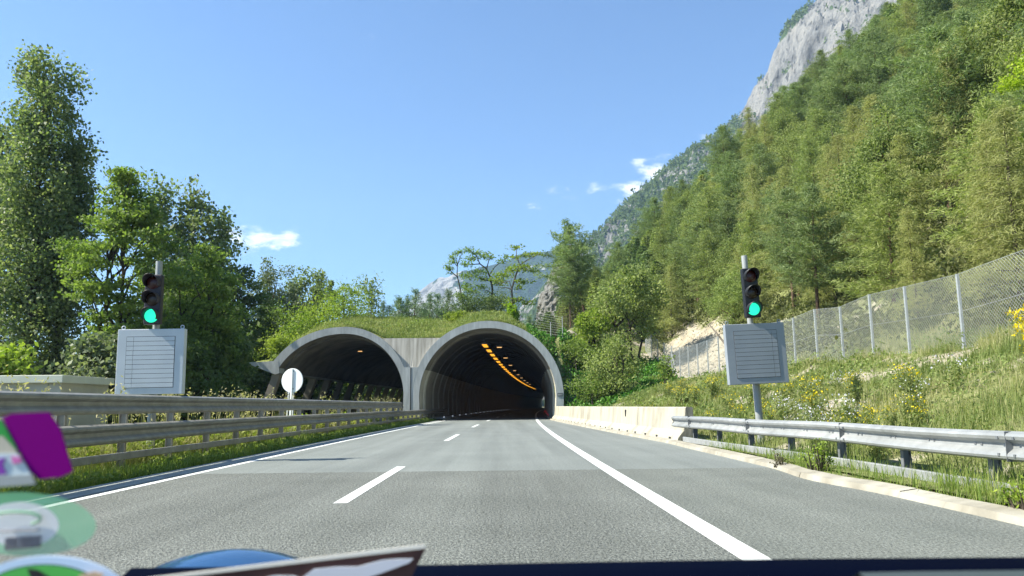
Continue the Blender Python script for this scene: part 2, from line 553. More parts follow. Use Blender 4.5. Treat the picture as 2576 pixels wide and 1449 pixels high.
S.view_settings.view_transform = 'Standard'
S.view_settings.look = 'None'
S.view_settings.exposure = 1.38
S.view_settings.gamma = 1.0

W = bpy.data.worlds.new('World')
S.world = W
W.use_nodes = True
nt = W.node_tree
L = nt.links
bg = nt.nodes['Background']
sky = N(nt, 'ShaderNodeTexSky', sky_type='NISHITA', sun_disc=False)
sky.sun_elevation, sky.sun_rotation = SUN_EL, SUN_AZ
sky.air_density, sky.dust_density, sky.ozone_density = 1.0, 0.35, 3.2
bg.inputs[1].default_value = 0.084
# clouds: soft blobs in the sky's own direction space, broken up by noise
tc = N(nt, 'ShaderNodeTexCoord')
sx = N(nt, 'ShaderNodeSeparateXYZ')
L.new(tc.outputs['Generated'], sx.inputs[0])
ym = N(nt, 'ShaderNodeMath', operation='MAXIMUM')
ym.inputs[1].default_value = 0.05
L.new(sx.outputs[1], ym.inputs[0])
du = N(nt, 'ShaderNodeMath', operation='DIVIDE')
dv = N(nt, 'ShaderNodeMath', operation='DIVIDE')
L.new(sx.outputs[0], du.inputs[0])
L.new(ym.outputs[0], du.inputs[1])
L.new(sx.outputs[2], dv.inputs[0])
L.new(ym.outputs[0], dv.inputs[1])
uv = N(nt, 'ShaderNodeCombineXYZ')
L.new(du.outputs[0], uv.inputs[0])
L.new(dv.outputs[0], uv.inputs[1])
cur = None
for (px, py, a, b, w) in [(600, 598, 70, 38, 1.05), (665, 606, 96, 26, 1.15), (732, 594, 40, 22, 1.1), (510, 510, 30, 15, .6), (1598, 476, 60, 34, 1.2), (1650, 438, 60, 38, 1.2), (1612, 412, 28, 18, .8),
                          (1776, 346, 22, 12, .7), (1692, 388, 26, 12, .4), (1340, 522, 30, 13, .5), (1195, 380, 26, 13, .45), (925, 78, 36, 22, .48), (1470, 480, 150, 24, .45), (1540, 500, 90, 30, .5), (10, 830, 110, 70, 1.0), (620, 880, 70, 50, .7)]:
    d = ray(px, py)
    u0, v0 = d.x / d.y, d.z / d.y
    mp = N(nt, 'ShaderNodeMapping')
    mp.inputs['Scale'].default_value = (1909 / a, 1909 / b, 1)
    mp.inputs['Location'].default_value = (-u0 * 1909 / a, -v0 * 1909 / b, 0)
    L.new(uv.outputs[0], mp.inputs[0])
    ln = N(nt, 'ShaderNodeVectorMath', operation='LENGTH')
    L.new(mp.outputs[0], ln.inputs[0])
    mr = N(nt, 'ShaderNodeMapRange', clamp=True)
    mr.inputs[1].default_value, mr.inputs[2].default_value = 1.5, 0.0
    mr.inputs[3].default_value, mr.inputs[4].default_value = 0.0, w
    L.new(ln.outputs['Value'], mr.inputs[0])
    if cur is None:
        cur = mr.outputs[0]
    else:
        mm = N(nt, 'ShaderNodeMath', operation='MAXIMUM')
        L.new(cur, mm.inputs[0])
        L.new(mr.outputs[0], mm.inputs[1])
        cur = mm.outputs[0]
mpn = N(nt, 'ShaderNodeMapping')
mpn.inputs['Scale'].default_value = (26, 62, 1)
mpn.inputs['Rotation'].default_value = (0, 0, .25)
L.new(uv.outputs[0], mpn.inputs[0])
nz = N(nt, 'ShaderNodeTexNoise')
nz.inputs['Scale'].default_value = 1.0
nz.inputs['Detail'].default_value = 8
nz.inputs['Roughness'].default_value = .62
L.new(mpn.outputs[0], nz.inputs['Vector'])
ma = N(nt, 'ShaderNodeMath', operation='MULTIPLY_ADD')
ma.inputs[1].default_value, ma.inputs[2].default_value = 3.0, -1.86
L.new(nz.outputs['Fac'], ma.inputs[0])
ad = N(nt, 'ShaderNodeMath', operation='ADD')
L.new(cur, ad.inputs[0])
L.new(ma.outputs[0], ad.inputs[1])
mr = N(nt, 'ShaderNodeMapRange', clamp=True, interpolation_type='SMOOTHSTEP')
mr.inputs[1].default_value, mr.inputs[2].default_value = 0.0, 1.0
L.new(ad.outputs[0], mr.inputs[0])
gate = N(nt, 'ShaderNodeMath', operation='MULTIPLY')
gm = N(nt, 'ShaderNodeMath', operation='MULTIPLY', use_clamp=True)
gm.inputs[1].default_value = 4.0
L.new(cur, gm.inputs[0])
L.new(gm.outputs[0], gate.inputs[0])
L.new(mr.outputs[0], gate.inputs[1])
mx = N(nt, 'ShaderNodeMix', data_type='RGBA')
L.new(gate.outputs[0], mx.inputs[0])
tint = N(nt, 'ShaderNodeMix', data_type='RGBA', blend_type='MULTIPLY')
tint.inputs[0].default_value = 1.0
tint.inputs[7].default_value = (.73, .90, 1.03, 1)
L.new(sky.outputs[0], tint.inputs[6])
L.new(tint.outputs[2], mx.inputs[6])
mx.inputs[7].default_value = (7.5, 7.7, 8.0, 1)
L.new(mx.outputs[2], bg.inputs[0])


# ------------------------------------------------------------------ lie of the land
def c(y):
    """sideways bend of the motorway: straight, then a gentle right-hand curve into the tunnel"""
    y = np.asarray(y, dtype=float)
    a = np.clip(y - 10, 0, 50) ** 2 / 2800
    t = np.clip(y - 60, 0, None)
    return a + .0357 * t + t * t / 5800


def ub(y):
    """front foot of the concrete barrier, measured across the road"""
    return 4.95 + (2.98 - 4.95) * np.clip((np.asarray(y, dtype=float) - 22) / 38, 0, 1)


def xl(y):
    y = np.asarray(y, dtype=float)
    return np.where(y < 60, c(y) + np.where(y < 21.5, 5.05, ub(y) + .5), 4.6)


def outline(x):
    """top line of the portal, left to right"""
    x = np.asarray(x, dtype=float)
    r = 1.84 + np.sqrt(np.clip(5.94 ** 2 - (x + 1.1) ** 2, 0, None))
    q = np.where(x > -12.4, (x + 12.4) / 5.48, (x + 12.4) / 6.4)
    l = 1.92 + 5.48 * np.sqrt(np.clip(1 - q * q, 0, None))
    z = np.maximum(r, l)
    z = np.where((x > -12.4) & (x < -1.1), np.maximum(z, 6.45), z)
    return np.where(x < -17.85, 4.72, z)


def hill(x, y):
    return hill_(x, y)


def hill_(x, y):
    x = np.asarray(x, dtype=float)
    y = np.asarray(y, dtype=float)
    w = x - np.where(y < 60, xl(y), c(60) + 3.5)
    front = .10 + .03 * np.clip(w, 0, 9) + 2.45 * np.clip((w - .7) / 8.3, 0, 1) + .5 * np.clip(w - 9, 0, 3) + .87 * np.clip(w - 12, 0, None)
    back = .86 * x + 2.7
    Y0 = 58.8 - 1.2 * np.clip(x - 5, 0, 4) + .6 * np.clip(x - 9, 0, 12)
    Y1 = 66 + np.clip((x - 5) * 4, 0, 40)
    t = sstep(Y0, Y1, y)
    z = front * (1 - t) + back * t
    hw = sstep(9, 18, w)
    bank = sstep(.6, 3, w)
    z = z + bank * (.22 * fbm(x * .45, y * .45, 3) + .07 * fbm(x * 1.7, y * 1.7, 5))
    z = z + hw * 1.5 * fbm(x / 9, y / 9, 9)
    return clear(x, y, z)


def mound(x, y):
    x = np.asarray(x, dtype=float)
    y = np.asarray(y, dtype=float)
    pl = 9.3 + 0.5 * sstep(-8, 0, x) - 4.4 * (1 - sstep(-19.6, -13, x))
    d = np.clip(y - 60.6, 0, None)
    o = outline(x)
    # the grass smooths the dip between the arches as it climbs back
    sm = np.maximum(o, 7.0 + .3 * np.sin(x * .35)) * sstep(-18.5, -16.0, x) + o * (1 - sstep(-18.5, -16.0, x))
    base = o + (sm - o) * sstep(0, 5, d)
    z = np.minimum(base - .05 + .2 * d, np.maximum(pl, o - .05))
    z = z + sstep(0.5, 3, d) * (.16 * fbm(x * .5, y * .5, 21) + .08 * fbm(x * 1.6, y * 1.6, 23))
    k = sstep(0.5, 4.6, x)
    return clear(x, y, z * (1 - k) + hill(np.full_like(x, 4.6), y) * k)


def clear(x, y, z):
    """keep the ground above the right tunnel vault"""
    q = np.asarray(x) + 1.1 - (c(y) - c(60))
    v = 1.84 + np.sqrt(np.clip(5.75 ** 2 - q * q, 0, None))
    return np.where((np.abs(q) < 5.75) & (np.asarray(y) > 60.5), np.maximum(z, v), z)


def bare(x, y):
    """0 = grown over, 1 = bare earth"""
    x = np.asarray(x, dtype=float)
    y = np.asarray(y, dtype=float)
    w = x - xl(y)
    b = .335 + .62 * fbm(x * .5, y * .5, 31) - .12

    def spot(cx, cy, rx, ry, k=.7):
        return k * np.exp(-(((x - cx) / rx) ** 2 + ((y - cy) / ry) ** 2) * 1.2)
    b = b + spot(12.2, 21.6, 1.1, 2.0, .8) + spot(11.2, 24.6, 1.2, 2.0, .6) + spot(11.0, 17.5, .8, 1.0, .45) + spot(9.6, 29, 1.4, 2.0, .45) + spot(13.4, 25, .8, 6, .35) + spot(13.6, 31, .8, 4, .4)
    b = b + spot(16.4, 63, 3.4, 12, 1.0) + spot(14.4, 50, 1.6, 6, .5) + spot(7.0, 11.0, .5, .7, .4) + spot(7.5, 50, 1.6, 6, .5) + spot(9.3, 20, 1.5, 2.0, .35)
    b = b + .42 * fbm(x * 1.9 + y * .7, y * 1.9 - x * .7, 37, 3) * sstep(.35, .55, b) * (y < 45)
    return np.clip(b - .5 * (w < .7), 0, 1)


def grid(X, Y, Z, R, name, mat, kind=None, skirt=None, smooth=True):
    ny, nx = X.shape
    A = Acc()
    i = np.arange(ny - 1)[:, None] * nx
    j = np.arange(nx - 1)[None, :]
    q = np.stack([i + j, i + j + 1, i + nx + j + 1, i + nx + j], -1).reshape(-1, 4)
    A.add(np.stack([X, Y, Z], -1).reshape(-1, 3), q, R.ravel())
    if skirt is not None:
        top = np.stack([X[0], Y[0], Z[0]], -1)
        bot = top.copy()
        bot[:, 2] -= skirt
        k = np.arange(nx - 1)
        A.add(np.vstack([top, bot]), np.stack([k, k + 1, nx + k + 1, nx + k], -1), np.concatenate([R[0], R[0]]))
    o = A.build(name, mat, smooth=smooth)
    return struct(o, kind or 'structure')


# hillside: from the road's right edge up to the wood
yy = np.concatenate([np.arange(-14, 60, .45), np.arange(60, 110, 1.0), np.arange(110, 330, 4.0)])
ww = np.concatenate([np.arange(0, 14, .35), np.arange(14, 30, .8), np.arange(30, 100, 3), np.arange(100, 330, 10)])
Yg, Wg = np.meshgrid(yy, ww, indexing='ij')
Xg = xl(Yg) + Wg
Zg = hill(Xg, Yg)
Rg = np.where(Wg < 13, bare(Xg, Yg), np.clip(.22 + .5 * fbm(Xg / 7, Yg / 7, 41), 0, 1) + 0 * Xg)
Rg = np.where(Wg < 13, Rg, np.maximum(Rg, bare(Xg, Yg) * .9))
grid(Xg, Yg, Zg, Rg, 'hillside', M['terrain'])
# grassed roof over the tunnels
xx = np.arange(-19.6, 4.61, .4)
ym_ = np.concatenate([np.arange(60.6, 82, .5), np.arange(82, 150, 3.0)])
Ym, Xm = np.meshgrid(ym_, xx, indexing='ij')
Zm = mound(Xm, Ym)
sk = np.where(xx > 4.2, 4.0, .42)
grid(Xm, Ym, Zm, np.clip(.2 + .3 * fbm(Xm, Ym, 51), 0, 1), 'tunnel_roof_ground', M['roof_ground'], skirt=sk)
# ground under everything
A = Acc()
A.add([[-4000, -300, -.06], [4000, -300, -.06], [4000, 6000, -.06], [-4000, 6000, -.06]], [[0, 1, 2, 3]])
struct(A.build('ground', M['soil']))


# ------------------------------------------------------------------ road
def ribbon(name, mat, y0, y1, ul, ur, z=0.0, step=1.0, kind='structure'):
    n = max(2, int((y1 - y0) / step) + 1)
    y = np.linspace(y0, y1, n)
    l = c(y) + (ul(y) if callable(ul) else ul)
    r = c(y) + (ur(y) if callable(ur) else ur)
    zz = np.full(n, z)
    A = Acc()
    A.sweep(np.stack([np.stack([l, y, zz], -1), np.stack([r, y, zz], -1)], 1)[:, ::1])
    return A.build(name, mat)


def kerbu(y):
    y = np.asarray(y, dtype=float)
    return np.where(y < 21, 4.68 - .20 * np.exp(-((y - 11.4) / 1.3) ** 2), np.minimum(ub(y) - .22, 4.7))


JOINT = 13.6
struct(ribbon('road', M['asphalt_near'], -9, JOINT, -5.55, 1.72))
struct(ribbon('road_shoulder', M['asphalt_shoulder'], -9, JOINT, 1.72, kerbu, step=.3))
struct(ribbon('road', M['asphalt_far'], JOINT, 330, -5.55, kerbu, step=1.5))
struct(ribbon('gutter', M['gutter'], -9, 62, -6.08, -5.55))
struct(ribbon('road', M['asphalt_far'], -9, 200, -16.6, -9.3, z=-.02, step=3))   # opposite carriageway
struct(ribbon('road_marking', M['paint'], -9, 300, 1.72, 1.94, z=.004, step=1.5))
struct(ribbon('road_marking', M['paint'], -9, 300, -5.42, -5.28, z=.004, step=1.5))
for y0, y1 in [(9.25, 14.7), (25.3, 30.8), (41, 46.6), (57, 62.6), (73, 78.6), (89, 94.6), (105, 110.6)]:
    struct(ribbon('road_marking', M['paint'], y0, y1, -2.0, -1.83, z=.004, step=.7))
# kerb on the right, a low sloped concrete strip in lengths
A = Acc()
k0 = -9.0
while k0 < 59:
    k1 = min(k0 + 2.6, 59.6)
    y = np.linspace(k0, k1 - .012, 9)
    u = c(y) + kerbu(y)
    wob = .010 * fbm(y * 1.3, y * 0, 61) + .006 * math.sin(k0 * 3.7)
    A.sweep(np.stack([np.stack([u + wob, y, 0 * y - .02], -1), np.stack([u + .03 + wob, y, 0 * y + .07 + wob], -1), np.stack([u + .24, y, 0 * y + .10 + wob], -1), np.stack([u + .26, y, 0 * y - .02], -1)], 1))
    k0 = k1
struct(A.build('kerb', M['kerb']))


# ------------------------------------------------------------------ tunnel portal
def arc(cx, cz, R, al, ar, z_left, z_right, n=40):
    """points from the left foot over the crown to the right foot; al, ar: half widths left and right"""
    pts = []
    tl = math.asin(max(-1, min(1, (z_left - cz) / R))) if z_left > cz else None
    if tl is None:
        for z in np.linspace(z_left, cz, 5)[:-1]:
            pts.append((cx - al + .035 * (cz - z), z))
        a0 = PI
    else:
        a0 = PI - tl
    for a in np.linspace(a0, 0, n):
        ca = math.cos(a)
        pts.append((cx + ca * (al if ca < 0 else ar), cz + R * math.sin(a)))
    for z in np.linspace(cz, z_right, 5)[1:]:
        pts.append((cx + ar - .035 * (cz - z), z))
    return np.array(pts)


def put(p2, y, dx=None):
    dx = float(c(y) - c(60)) if dx is None else dx
    return np.stack([p2[:, 0] + dx, np.full(len(p2), y), p2[:, 1]], -1)


portal = thing('tunnel_portal', 'pale concrete twin arch tunnel portal under a grassed roof', 'tunnel', (-7.2, 60, 0))


def ppart(acc, name, mats, smooth=False, label=None, parent=portal):
    o = acc.build(name, mats, smooth=smooth)
    o.parent = parent
    if parent is portal:
        o.matrix_parent_inverse = Matrix.Translation((7.2, -60, 0))
    if label:
        o['label'] = label
    return o


RO, RI, RL = 5.94, 5.37, 5.12
zl = -.05
# front rings
def ring(outer, inner, deep, y0, y1, name, label, cut):
    A = Acc()
    f = put(outer, y0, 0)
    b = put(outer, y1, 0)
    i0 = put(inner, y0, 0)
    i1 = put(deep, y1, 0)
    n = len(outer)
    secs = np.stack([b, f, i0, i1], 0)        # sections along the section axis
    A.sweep(secs)
    for e in (0, -1):
        A.add(np.stack([b[e], f[e], i0[e], i1[e]]), [[0, 1, 2, 3]])
    return ppart(A, name, M['rim'], label=label)


o_r, i_r, d_r = [arc(-1.1, 1.84, R, R, R, zl, zl) for R in (RO, RI, RI - .03)]
ring(o_r, i_r, d_r, 60, 61.5, 'arch_rim', 'taller right arch rim around the lit tunnel mouth', None)
o_l = arc(-12.4, 1.92, 5.48, 6.4, 5.2, 4.70, zl)
i_l = arc(-12.4, 1.92, 4.93, 5.72, 4.72, 3.75, zl)
ring(o_l, i_l, i_l, 60, 61.3, 'arch_rim', 'lower left arch rim open on its left side', None)


# tunnel linings: painted pale low down, sooty above
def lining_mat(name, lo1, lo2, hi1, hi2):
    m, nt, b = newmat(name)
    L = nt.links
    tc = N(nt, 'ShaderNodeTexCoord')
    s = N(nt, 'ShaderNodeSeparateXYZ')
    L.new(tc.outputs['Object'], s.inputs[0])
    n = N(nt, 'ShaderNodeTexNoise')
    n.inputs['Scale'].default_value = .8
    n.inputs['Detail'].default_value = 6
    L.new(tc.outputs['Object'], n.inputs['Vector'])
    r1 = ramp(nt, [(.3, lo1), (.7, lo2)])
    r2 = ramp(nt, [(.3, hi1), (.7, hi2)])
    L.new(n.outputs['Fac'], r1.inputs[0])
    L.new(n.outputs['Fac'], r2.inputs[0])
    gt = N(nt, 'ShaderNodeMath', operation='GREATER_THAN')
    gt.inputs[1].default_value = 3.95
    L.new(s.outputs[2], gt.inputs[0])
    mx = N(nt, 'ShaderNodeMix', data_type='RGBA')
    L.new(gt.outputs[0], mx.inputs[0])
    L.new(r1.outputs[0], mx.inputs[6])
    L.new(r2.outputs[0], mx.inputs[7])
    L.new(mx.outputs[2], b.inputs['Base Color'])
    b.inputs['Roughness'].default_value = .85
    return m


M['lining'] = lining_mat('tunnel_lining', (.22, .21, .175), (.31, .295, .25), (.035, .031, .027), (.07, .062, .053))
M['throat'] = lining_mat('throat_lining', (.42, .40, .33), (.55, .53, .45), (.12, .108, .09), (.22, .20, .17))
# flared throat of the right portal, 5 mm inside the ring
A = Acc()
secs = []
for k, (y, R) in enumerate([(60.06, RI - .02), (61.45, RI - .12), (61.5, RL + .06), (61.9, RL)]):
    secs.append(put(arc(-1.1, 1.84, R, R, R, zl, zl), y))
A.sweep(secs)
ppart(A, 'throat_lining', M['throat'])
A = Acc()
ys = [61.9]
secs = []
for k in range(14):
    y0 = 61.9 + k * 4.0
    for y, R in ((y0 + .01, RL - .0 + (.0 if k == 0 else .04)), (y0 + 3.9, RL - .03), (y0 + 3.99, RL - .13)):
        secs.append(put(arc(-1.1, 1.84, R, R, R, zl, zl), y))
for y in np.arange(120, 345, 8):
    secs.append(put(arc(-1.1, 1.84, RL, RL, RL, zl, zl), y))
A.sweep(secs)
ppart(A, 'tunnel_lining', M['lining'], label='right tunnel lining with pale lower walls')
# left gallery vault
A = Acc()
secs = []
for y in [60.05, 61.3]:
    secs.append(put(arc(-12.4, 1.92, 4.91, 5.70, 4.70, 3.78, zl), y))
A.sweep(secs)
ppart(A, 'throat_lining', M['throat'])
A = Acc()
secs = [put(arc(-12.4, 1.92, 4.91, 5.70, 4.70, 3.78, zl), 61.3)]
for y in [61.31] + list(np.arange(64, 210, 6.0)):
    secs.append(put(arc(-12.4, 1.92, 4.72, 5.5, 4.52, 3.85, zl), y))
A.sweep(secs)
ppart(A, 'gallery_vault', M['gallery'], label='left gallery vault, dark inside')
# canopy slab that carries the open side of the gallery
A = Acc()
secs = []
pr = np.array([(-17.5, 4.76), (-19.75, 4.66), (-19.75, 4.50), (-17.72, 3.70), (-17.40, 3.80)])
for y in [59.985] + list(np.arange(66, 212, 6.0)):
    secs.append(put(pr, y, None if y > 61 else 0.0))
A.sweep(secs, closed=True, caps=True)
ppart(A, 'canopy_slab', M['rim'], label='projecting slab edge over the open left side')
for k in range(26):
    y = 60.6 + 5.0 * k
    dx = float(c(y) - c(60))
    A = Acc()
    xt, xb = -17.72 + dx, -19.0 + dx
    v = []
    for (x, z) in ((xb, -.05), (xt, 3.72)):
        v += [(x - .3, y - .38, z), (x + .3, y - .38, z), (x + .3, y + .38, z), (x - .3, y + .38, z)]
    A.add(v, [[0, 1, 5, 4], [1, 2, 6, 5], [2, 3, 7, 6], [3, 0, 4, 7]])
    ppart(A, 'column', M['column'])
# spandrel wall between the arches, leaning back
A = Acc()
xs = np.linspace(-10.6, -2.6, 81)
lo = []
for x in xs:
    r = 1.84 + math.sqrt(max(0, RO ** 2 - (x + 1.1) ** 2)) if abs(x + 1.1) < RO else 0
    l = 1.92 + 5.48 * math.sqrt(max(0, 1 - ((x + 12.4) / 5.2) ** 2)) if abs(x + 12.4) < 5.2 else 0
    lo.append(min(6.5, max(r, l, -.05) - .12))
lo = np.array(lo)
sec = []
for f in np.linspace(0, 1, 8):
    z = lo + (6.5 - lo) * f
    sec.append(np.stack([xs, 60.10 + .38 * np.clip((z - 3.9) / 2.6, 0, 1), z], -1))
top = sec[-1].copy()
top[:, 1] += .25
sec.append(top)
A.sweep(np.array(sec))
ppart(A, 'spandrel_wall', M['streaked'])
A = Acc()
zs_ = np.linspace(-.05, 4.17, 24)
lx = -12.4 + np.where(zs_ > 1.92, 5.2 * np.sqrt(np.clip(1 - ((zs_ - 1.92) / 5.48) ** 2, 0, 1)), 5.2) - .03
rx_ = -1.1 - np.where(zs_ > 1.84, np.sqrt(5.94 ** 2 - np.clip(zs_ - 1.84, 0, 9) ** 2), 5.94) + .03
A.sweep(np.stack([np.stack([lx, 0 * zs_ + 60.25, zs_], -1), np.stack([lx, 0 * zs_ + 59.995, zs_], -1), np.stack([rx_, 0 * zs_ + 59.995, zs_], -1), np.stack([rx_, 0 * zs_ + 60.25, zs_], -1)], 1), caps=True)
ppart(A, 'centre_pier', M['rim'])
A = Acc()
A.box((-7.13, 59.985, 2.06), (.07, .012, 4.15))
ppart(A, 'expansion_joint', M['gap'])
A = Acc()
A.box((4.55, 59.985, 1.92), (.42, .03, .27))
for k in range(4):
    A.box((4.42 + .09 * k, 59.966, 1.92), (.05, .008, .13), mi=1)
ppart(A, 'number_plate', [M['plate'], M['rim']])
# raised walkways
A = Acc()
y = np.concatenate([np.arange(61, 330, 3.0)])
A.sweep(np.stack([np.stack([c(y) - 5.62, y, 0 * y], -1), np.stack([c(y) - 5.62, y, 0 * y + .16], -1), np.stack([c(y) - 7.0, y, 0 * y + .18], -1)], 1))
ppart(A, 'walkway', M['gutter'])
A = Acc()
A.sweep(np.stack([np.stack([c(y) + 2.74, y, 0 * y], -1), np.stack([c(y) + 2.76, y, 0 * y + .14], -1), np.stack([c(y) + 3.4, y, 0 * y + .16], -1)], 1))
ppart(A, 'walkway', M['gutter'])

# lamps under the tunnel roof
def lamp(x, y, z, lx, ly, mat, label, group, name, head):
    t = thing(name, label, 'lamp', (x, y, z), group)
    A = Acc()
    A.box((0, 0, .09), (lx + .12, ly + .1, .14))
    A.tube([(0, -ly * .3, .15), (0, -ly * .3, .62)], .02, 5)
    A.tube([(0, ly * .3, .15), (0, ly * .3, .62)], .02, 5)
    A.build('housing', M['black'], t)
    A = Acc()
    A.box((0, 0, 0), (lx, ly, .05))
    A.build('diffuser', mat, t)
    t.rotation_euler.z = -head
    return t


head = lambda y: math.atan(.0357 + (y - 60) / 2900)
l0 = None
for k in range(30):
    y = 64.2 + 6.0 * k
    x = float(c(y)) - 2.42
    if l0 is None:
        l0 = lamp(x, y, 6.12, .38, 2.9, M['lamp'], 'orange lit roof lamp in the long curving row inside the right tunnel', 'lamps of the long orange row', 'tunnel_lamp', head(y))
    else:
        n_ = copy_tree(l0)
        n_.location = (x, y, 6.12)
        n_.rotation_euler.z = -head(y)
l1 = None
for k in range(9):
    y = 66 + 15.0 * k
    x = float(c(y)) - 1.30
    if l1 is None:
        l1 = lamp(x, y, 6.12, .42, .42, M['lamp_pale'], 'small square roof lamp right of the long orange row', 'small square lamps beside the orange row', 'tunnel_lamp', head(y))
    else:
        n_ = copy_tree(l1)
        n_.location = (x, y, 6.12)
for (px, py, Y, lab) in ((903.5, 883.4, 73, 'orange lamp high under the crown of the left gallery'), (978, 908, 90, 'orange lamp lower on the right flank of the left gallery')):
    p = at(px, py, Y)
    lamp(p.x, p.y, p.z, .5, .5, M['lamp_pale'], lab, 'lamps of the left gallery', 'tunnel_lamp', 0)
# small kerb reflectors along the left walkway
r0 = None
for k in range(17):
    y = 62.7 + 6.8 * k
    x = float(c(y)) - 5.7
    if r0 is None:
        A = Acc()
        A.box((0, 0, .03), (.14, .10, .06), mi=0)
        A.box((0, -.055, .08), (.13, .02, .10), mi=1)
        r0 = A.build('kerb_reflector', [M['plate'], M['reflector']])
        tag(r0, 'tiny white reflector in the row along the left kerb inside the right tunnel', 'reflector', 'reflectors along the tunnel kerb')
        r0.location = (x, y, .165)
    else:
        n_ = copy_tree(r0)
        n_.location = (x, y, .165)
# made-up glowing red strip on the right kerb, in place of a car's tail lights
A = Acc()
pts = [(float(c(y_)) + 2.86, y_, .24 + .26 * math.sin((y_ - 66) / 34 * PI)) for y_ in np.linspace(66, 100, 14)]
A.tube(pts, .022, 5)
tag(A.build('red_glow_strip', M['red_glow']), 'thin red stand-in strip for a small red light, curving low on the right side inside the tunnel', 'light')


# ------------------------------------------------------------------ guardrails
WB = np.array([(-.02, .155), (.03, .158), (.10, .132), (.112, .105), (.10, .07), (.035, .028), (.03, 0), (.035, -.028), (.10, -.075), (.112, -.105), (.10, -.132), (.03, -.158), (-.02, -.155), (-.02, -.14), (.03, -.14), (.09, -.105), (.02, -.03), (.012, 0), (.02, .03), (.09, .105), (.03, .14), (-.02, .14)])


def beam(path, zc, side, prof=WB, lift=None):
    """path (M,2); side +1: the face looks to +X"""
    A = Acc()
    path = np.asarray(path, dtype=float)
    t = np.gradient(path, axis=0)
    t /= np.linalg.norm(t, axis=1)[:, None]
    nrm = np.stack([t[:, 1], -t[:, 0]], -1) * side
    zc = np.broadcast_to(np.asarray(zc, dtype=float), (len(path),))
    secs = []
    for p, n_, z in zip(path, nrm, zc):
        secs.append([(p[0] + n_[0] * d, p[1] + n_[1] * d, z + h) for d, h in prof])
    A.sweep(secs, closed=True, caps=True)
    return A


LOWP = np.array([(.0, .065), (.05, .065), (.06, .055), (.06, -.055), (.05, -.065), (.0, -.065)])
lr = thing('guardrail', 'weathered grey guardrail with two stacked beams on the left verge', 'guardrail', (0, 0, 0))
ya = np.concatenate([np.arange(-6, 60, 2.0), np.arange(60, 75.1, 1.5)])
pa = lambda y, u: np.stack([c(y) + u, y], -1)
wobz = .012 * fbm(ya * .35, ya * 0, 71)
yb = np.arange(-6, 49.1, 1.0)
up = pa(yb, -6.93)
zu = np.full(len(yb), 1.215)
up[-1] += (-.05, 0)
beam(up, zu, 1, WB * np.array([1, 1.12])).build('upper_beam', M['old_steel'], lr)
Aend = beam(np.array([(float(c(49)) - 6.93, 49.0), (float(c(49.3)) - 6.98, 49.35), (float(c(49.6)) - 7.1, 49.6)]), np.array([1.215, 1.17, 1.02]), 1)
Aend.build('end_terminal', M['old_steel'], lr)
beam(pa(ya, -6.90), .70 + wobz, 1, WB * np.array([1, 1.1])).build('lower_beam', M['old_steel'], lr)
beam(pa(ya[ya < 62], -6.90), .285, 1, LOWP).build('kerb_beam', M['old_steel'], lr)
for k in range(34):
    y = -1.6 + 2.0 * k
    hgt = 1.33 if y < 49.5 else .82
    A = Acc()
    x = float(c(y)) - 7.03
    A.box((x, y, hgt / 2 - .03), (.12, .012, hgt), mi=0)
    A.box((x - .062, y, hgt / 2 - .03), (.012, .07, hgt), mi=0)
    A.box((x + .062, y, hgt / 2 - .03), (.012, .07, hgt), mi=0)
    A.build('post', M['old_steel'], lr)
# right guardrail, flared towards the barrier
rr = thing('guardrail', 'galvanised single beam guardrail on posts beside the right kerb', 'guardrail', (0, 0, 0))
yr = np.array([-6, -3, 0, 2, 4, 6, 7, 8, 9, 10, 11, 12, 13, 14, 15, 16, 17, 18, 19, 20, 21, 21.9])
xr = 5.48 - .53 * sstep(11, 22, yr)
xr[-1] -= .03
zr = .635 + .008 * np.sin(yr * 1.1)
path = np.stack([xr, yr], -1)
beam(path, zr, -1).build('main_beam', M['steel'], rr)
beam(np.stack([xr + .01, yr], -1)[:-1], .165, -1, LOWP * 1.05).build('kerb_beam', M['steel'], rr)
for k in range(9):
    y = 4.9 + 1.93 * k
    x = float(np.interp(y, yr, xr)) + .11
    A = Acc()
    A.box((x, y, .33), (.10, .012, .80))
    A.box((x - .05, y, .33), (.012, .075, .80))
    A.box((x + .05, y, .33), (.012, .075, .80))
    A.build('post', M['post_steel'], rr)
for k, y in enumerate([8.2, 12.2, 16.2, 20.2]):
    x = float(np.interp(y, yr, xr))
    A = Acc()
    A.box((x - .05, y, .635), (.125, .006, .318))
    A.build('splice_joint', M['post_steel'], rr)

A = Acc()
for y in np.arange(3.0, 21.5, 1.93 / 2):
    x = float(np.interp(y, yr, xr))
    for dy in (-.06, .06):
        A.box((x - .035, y + dy, .635), (.012, .035, .022))
for y in (8.2, 12.2, 16.2, 20.2):
    x = float(np.interp(y, yr, xr))
    for dy in (-.13, .13):
        for dz in (-.09, .09):
            A.box((x - .112, y + dy, .635 + dz), (.012, .032, .03))
A.build('bolts', M['post_steel'], rr)['kind'] = 'stuff'

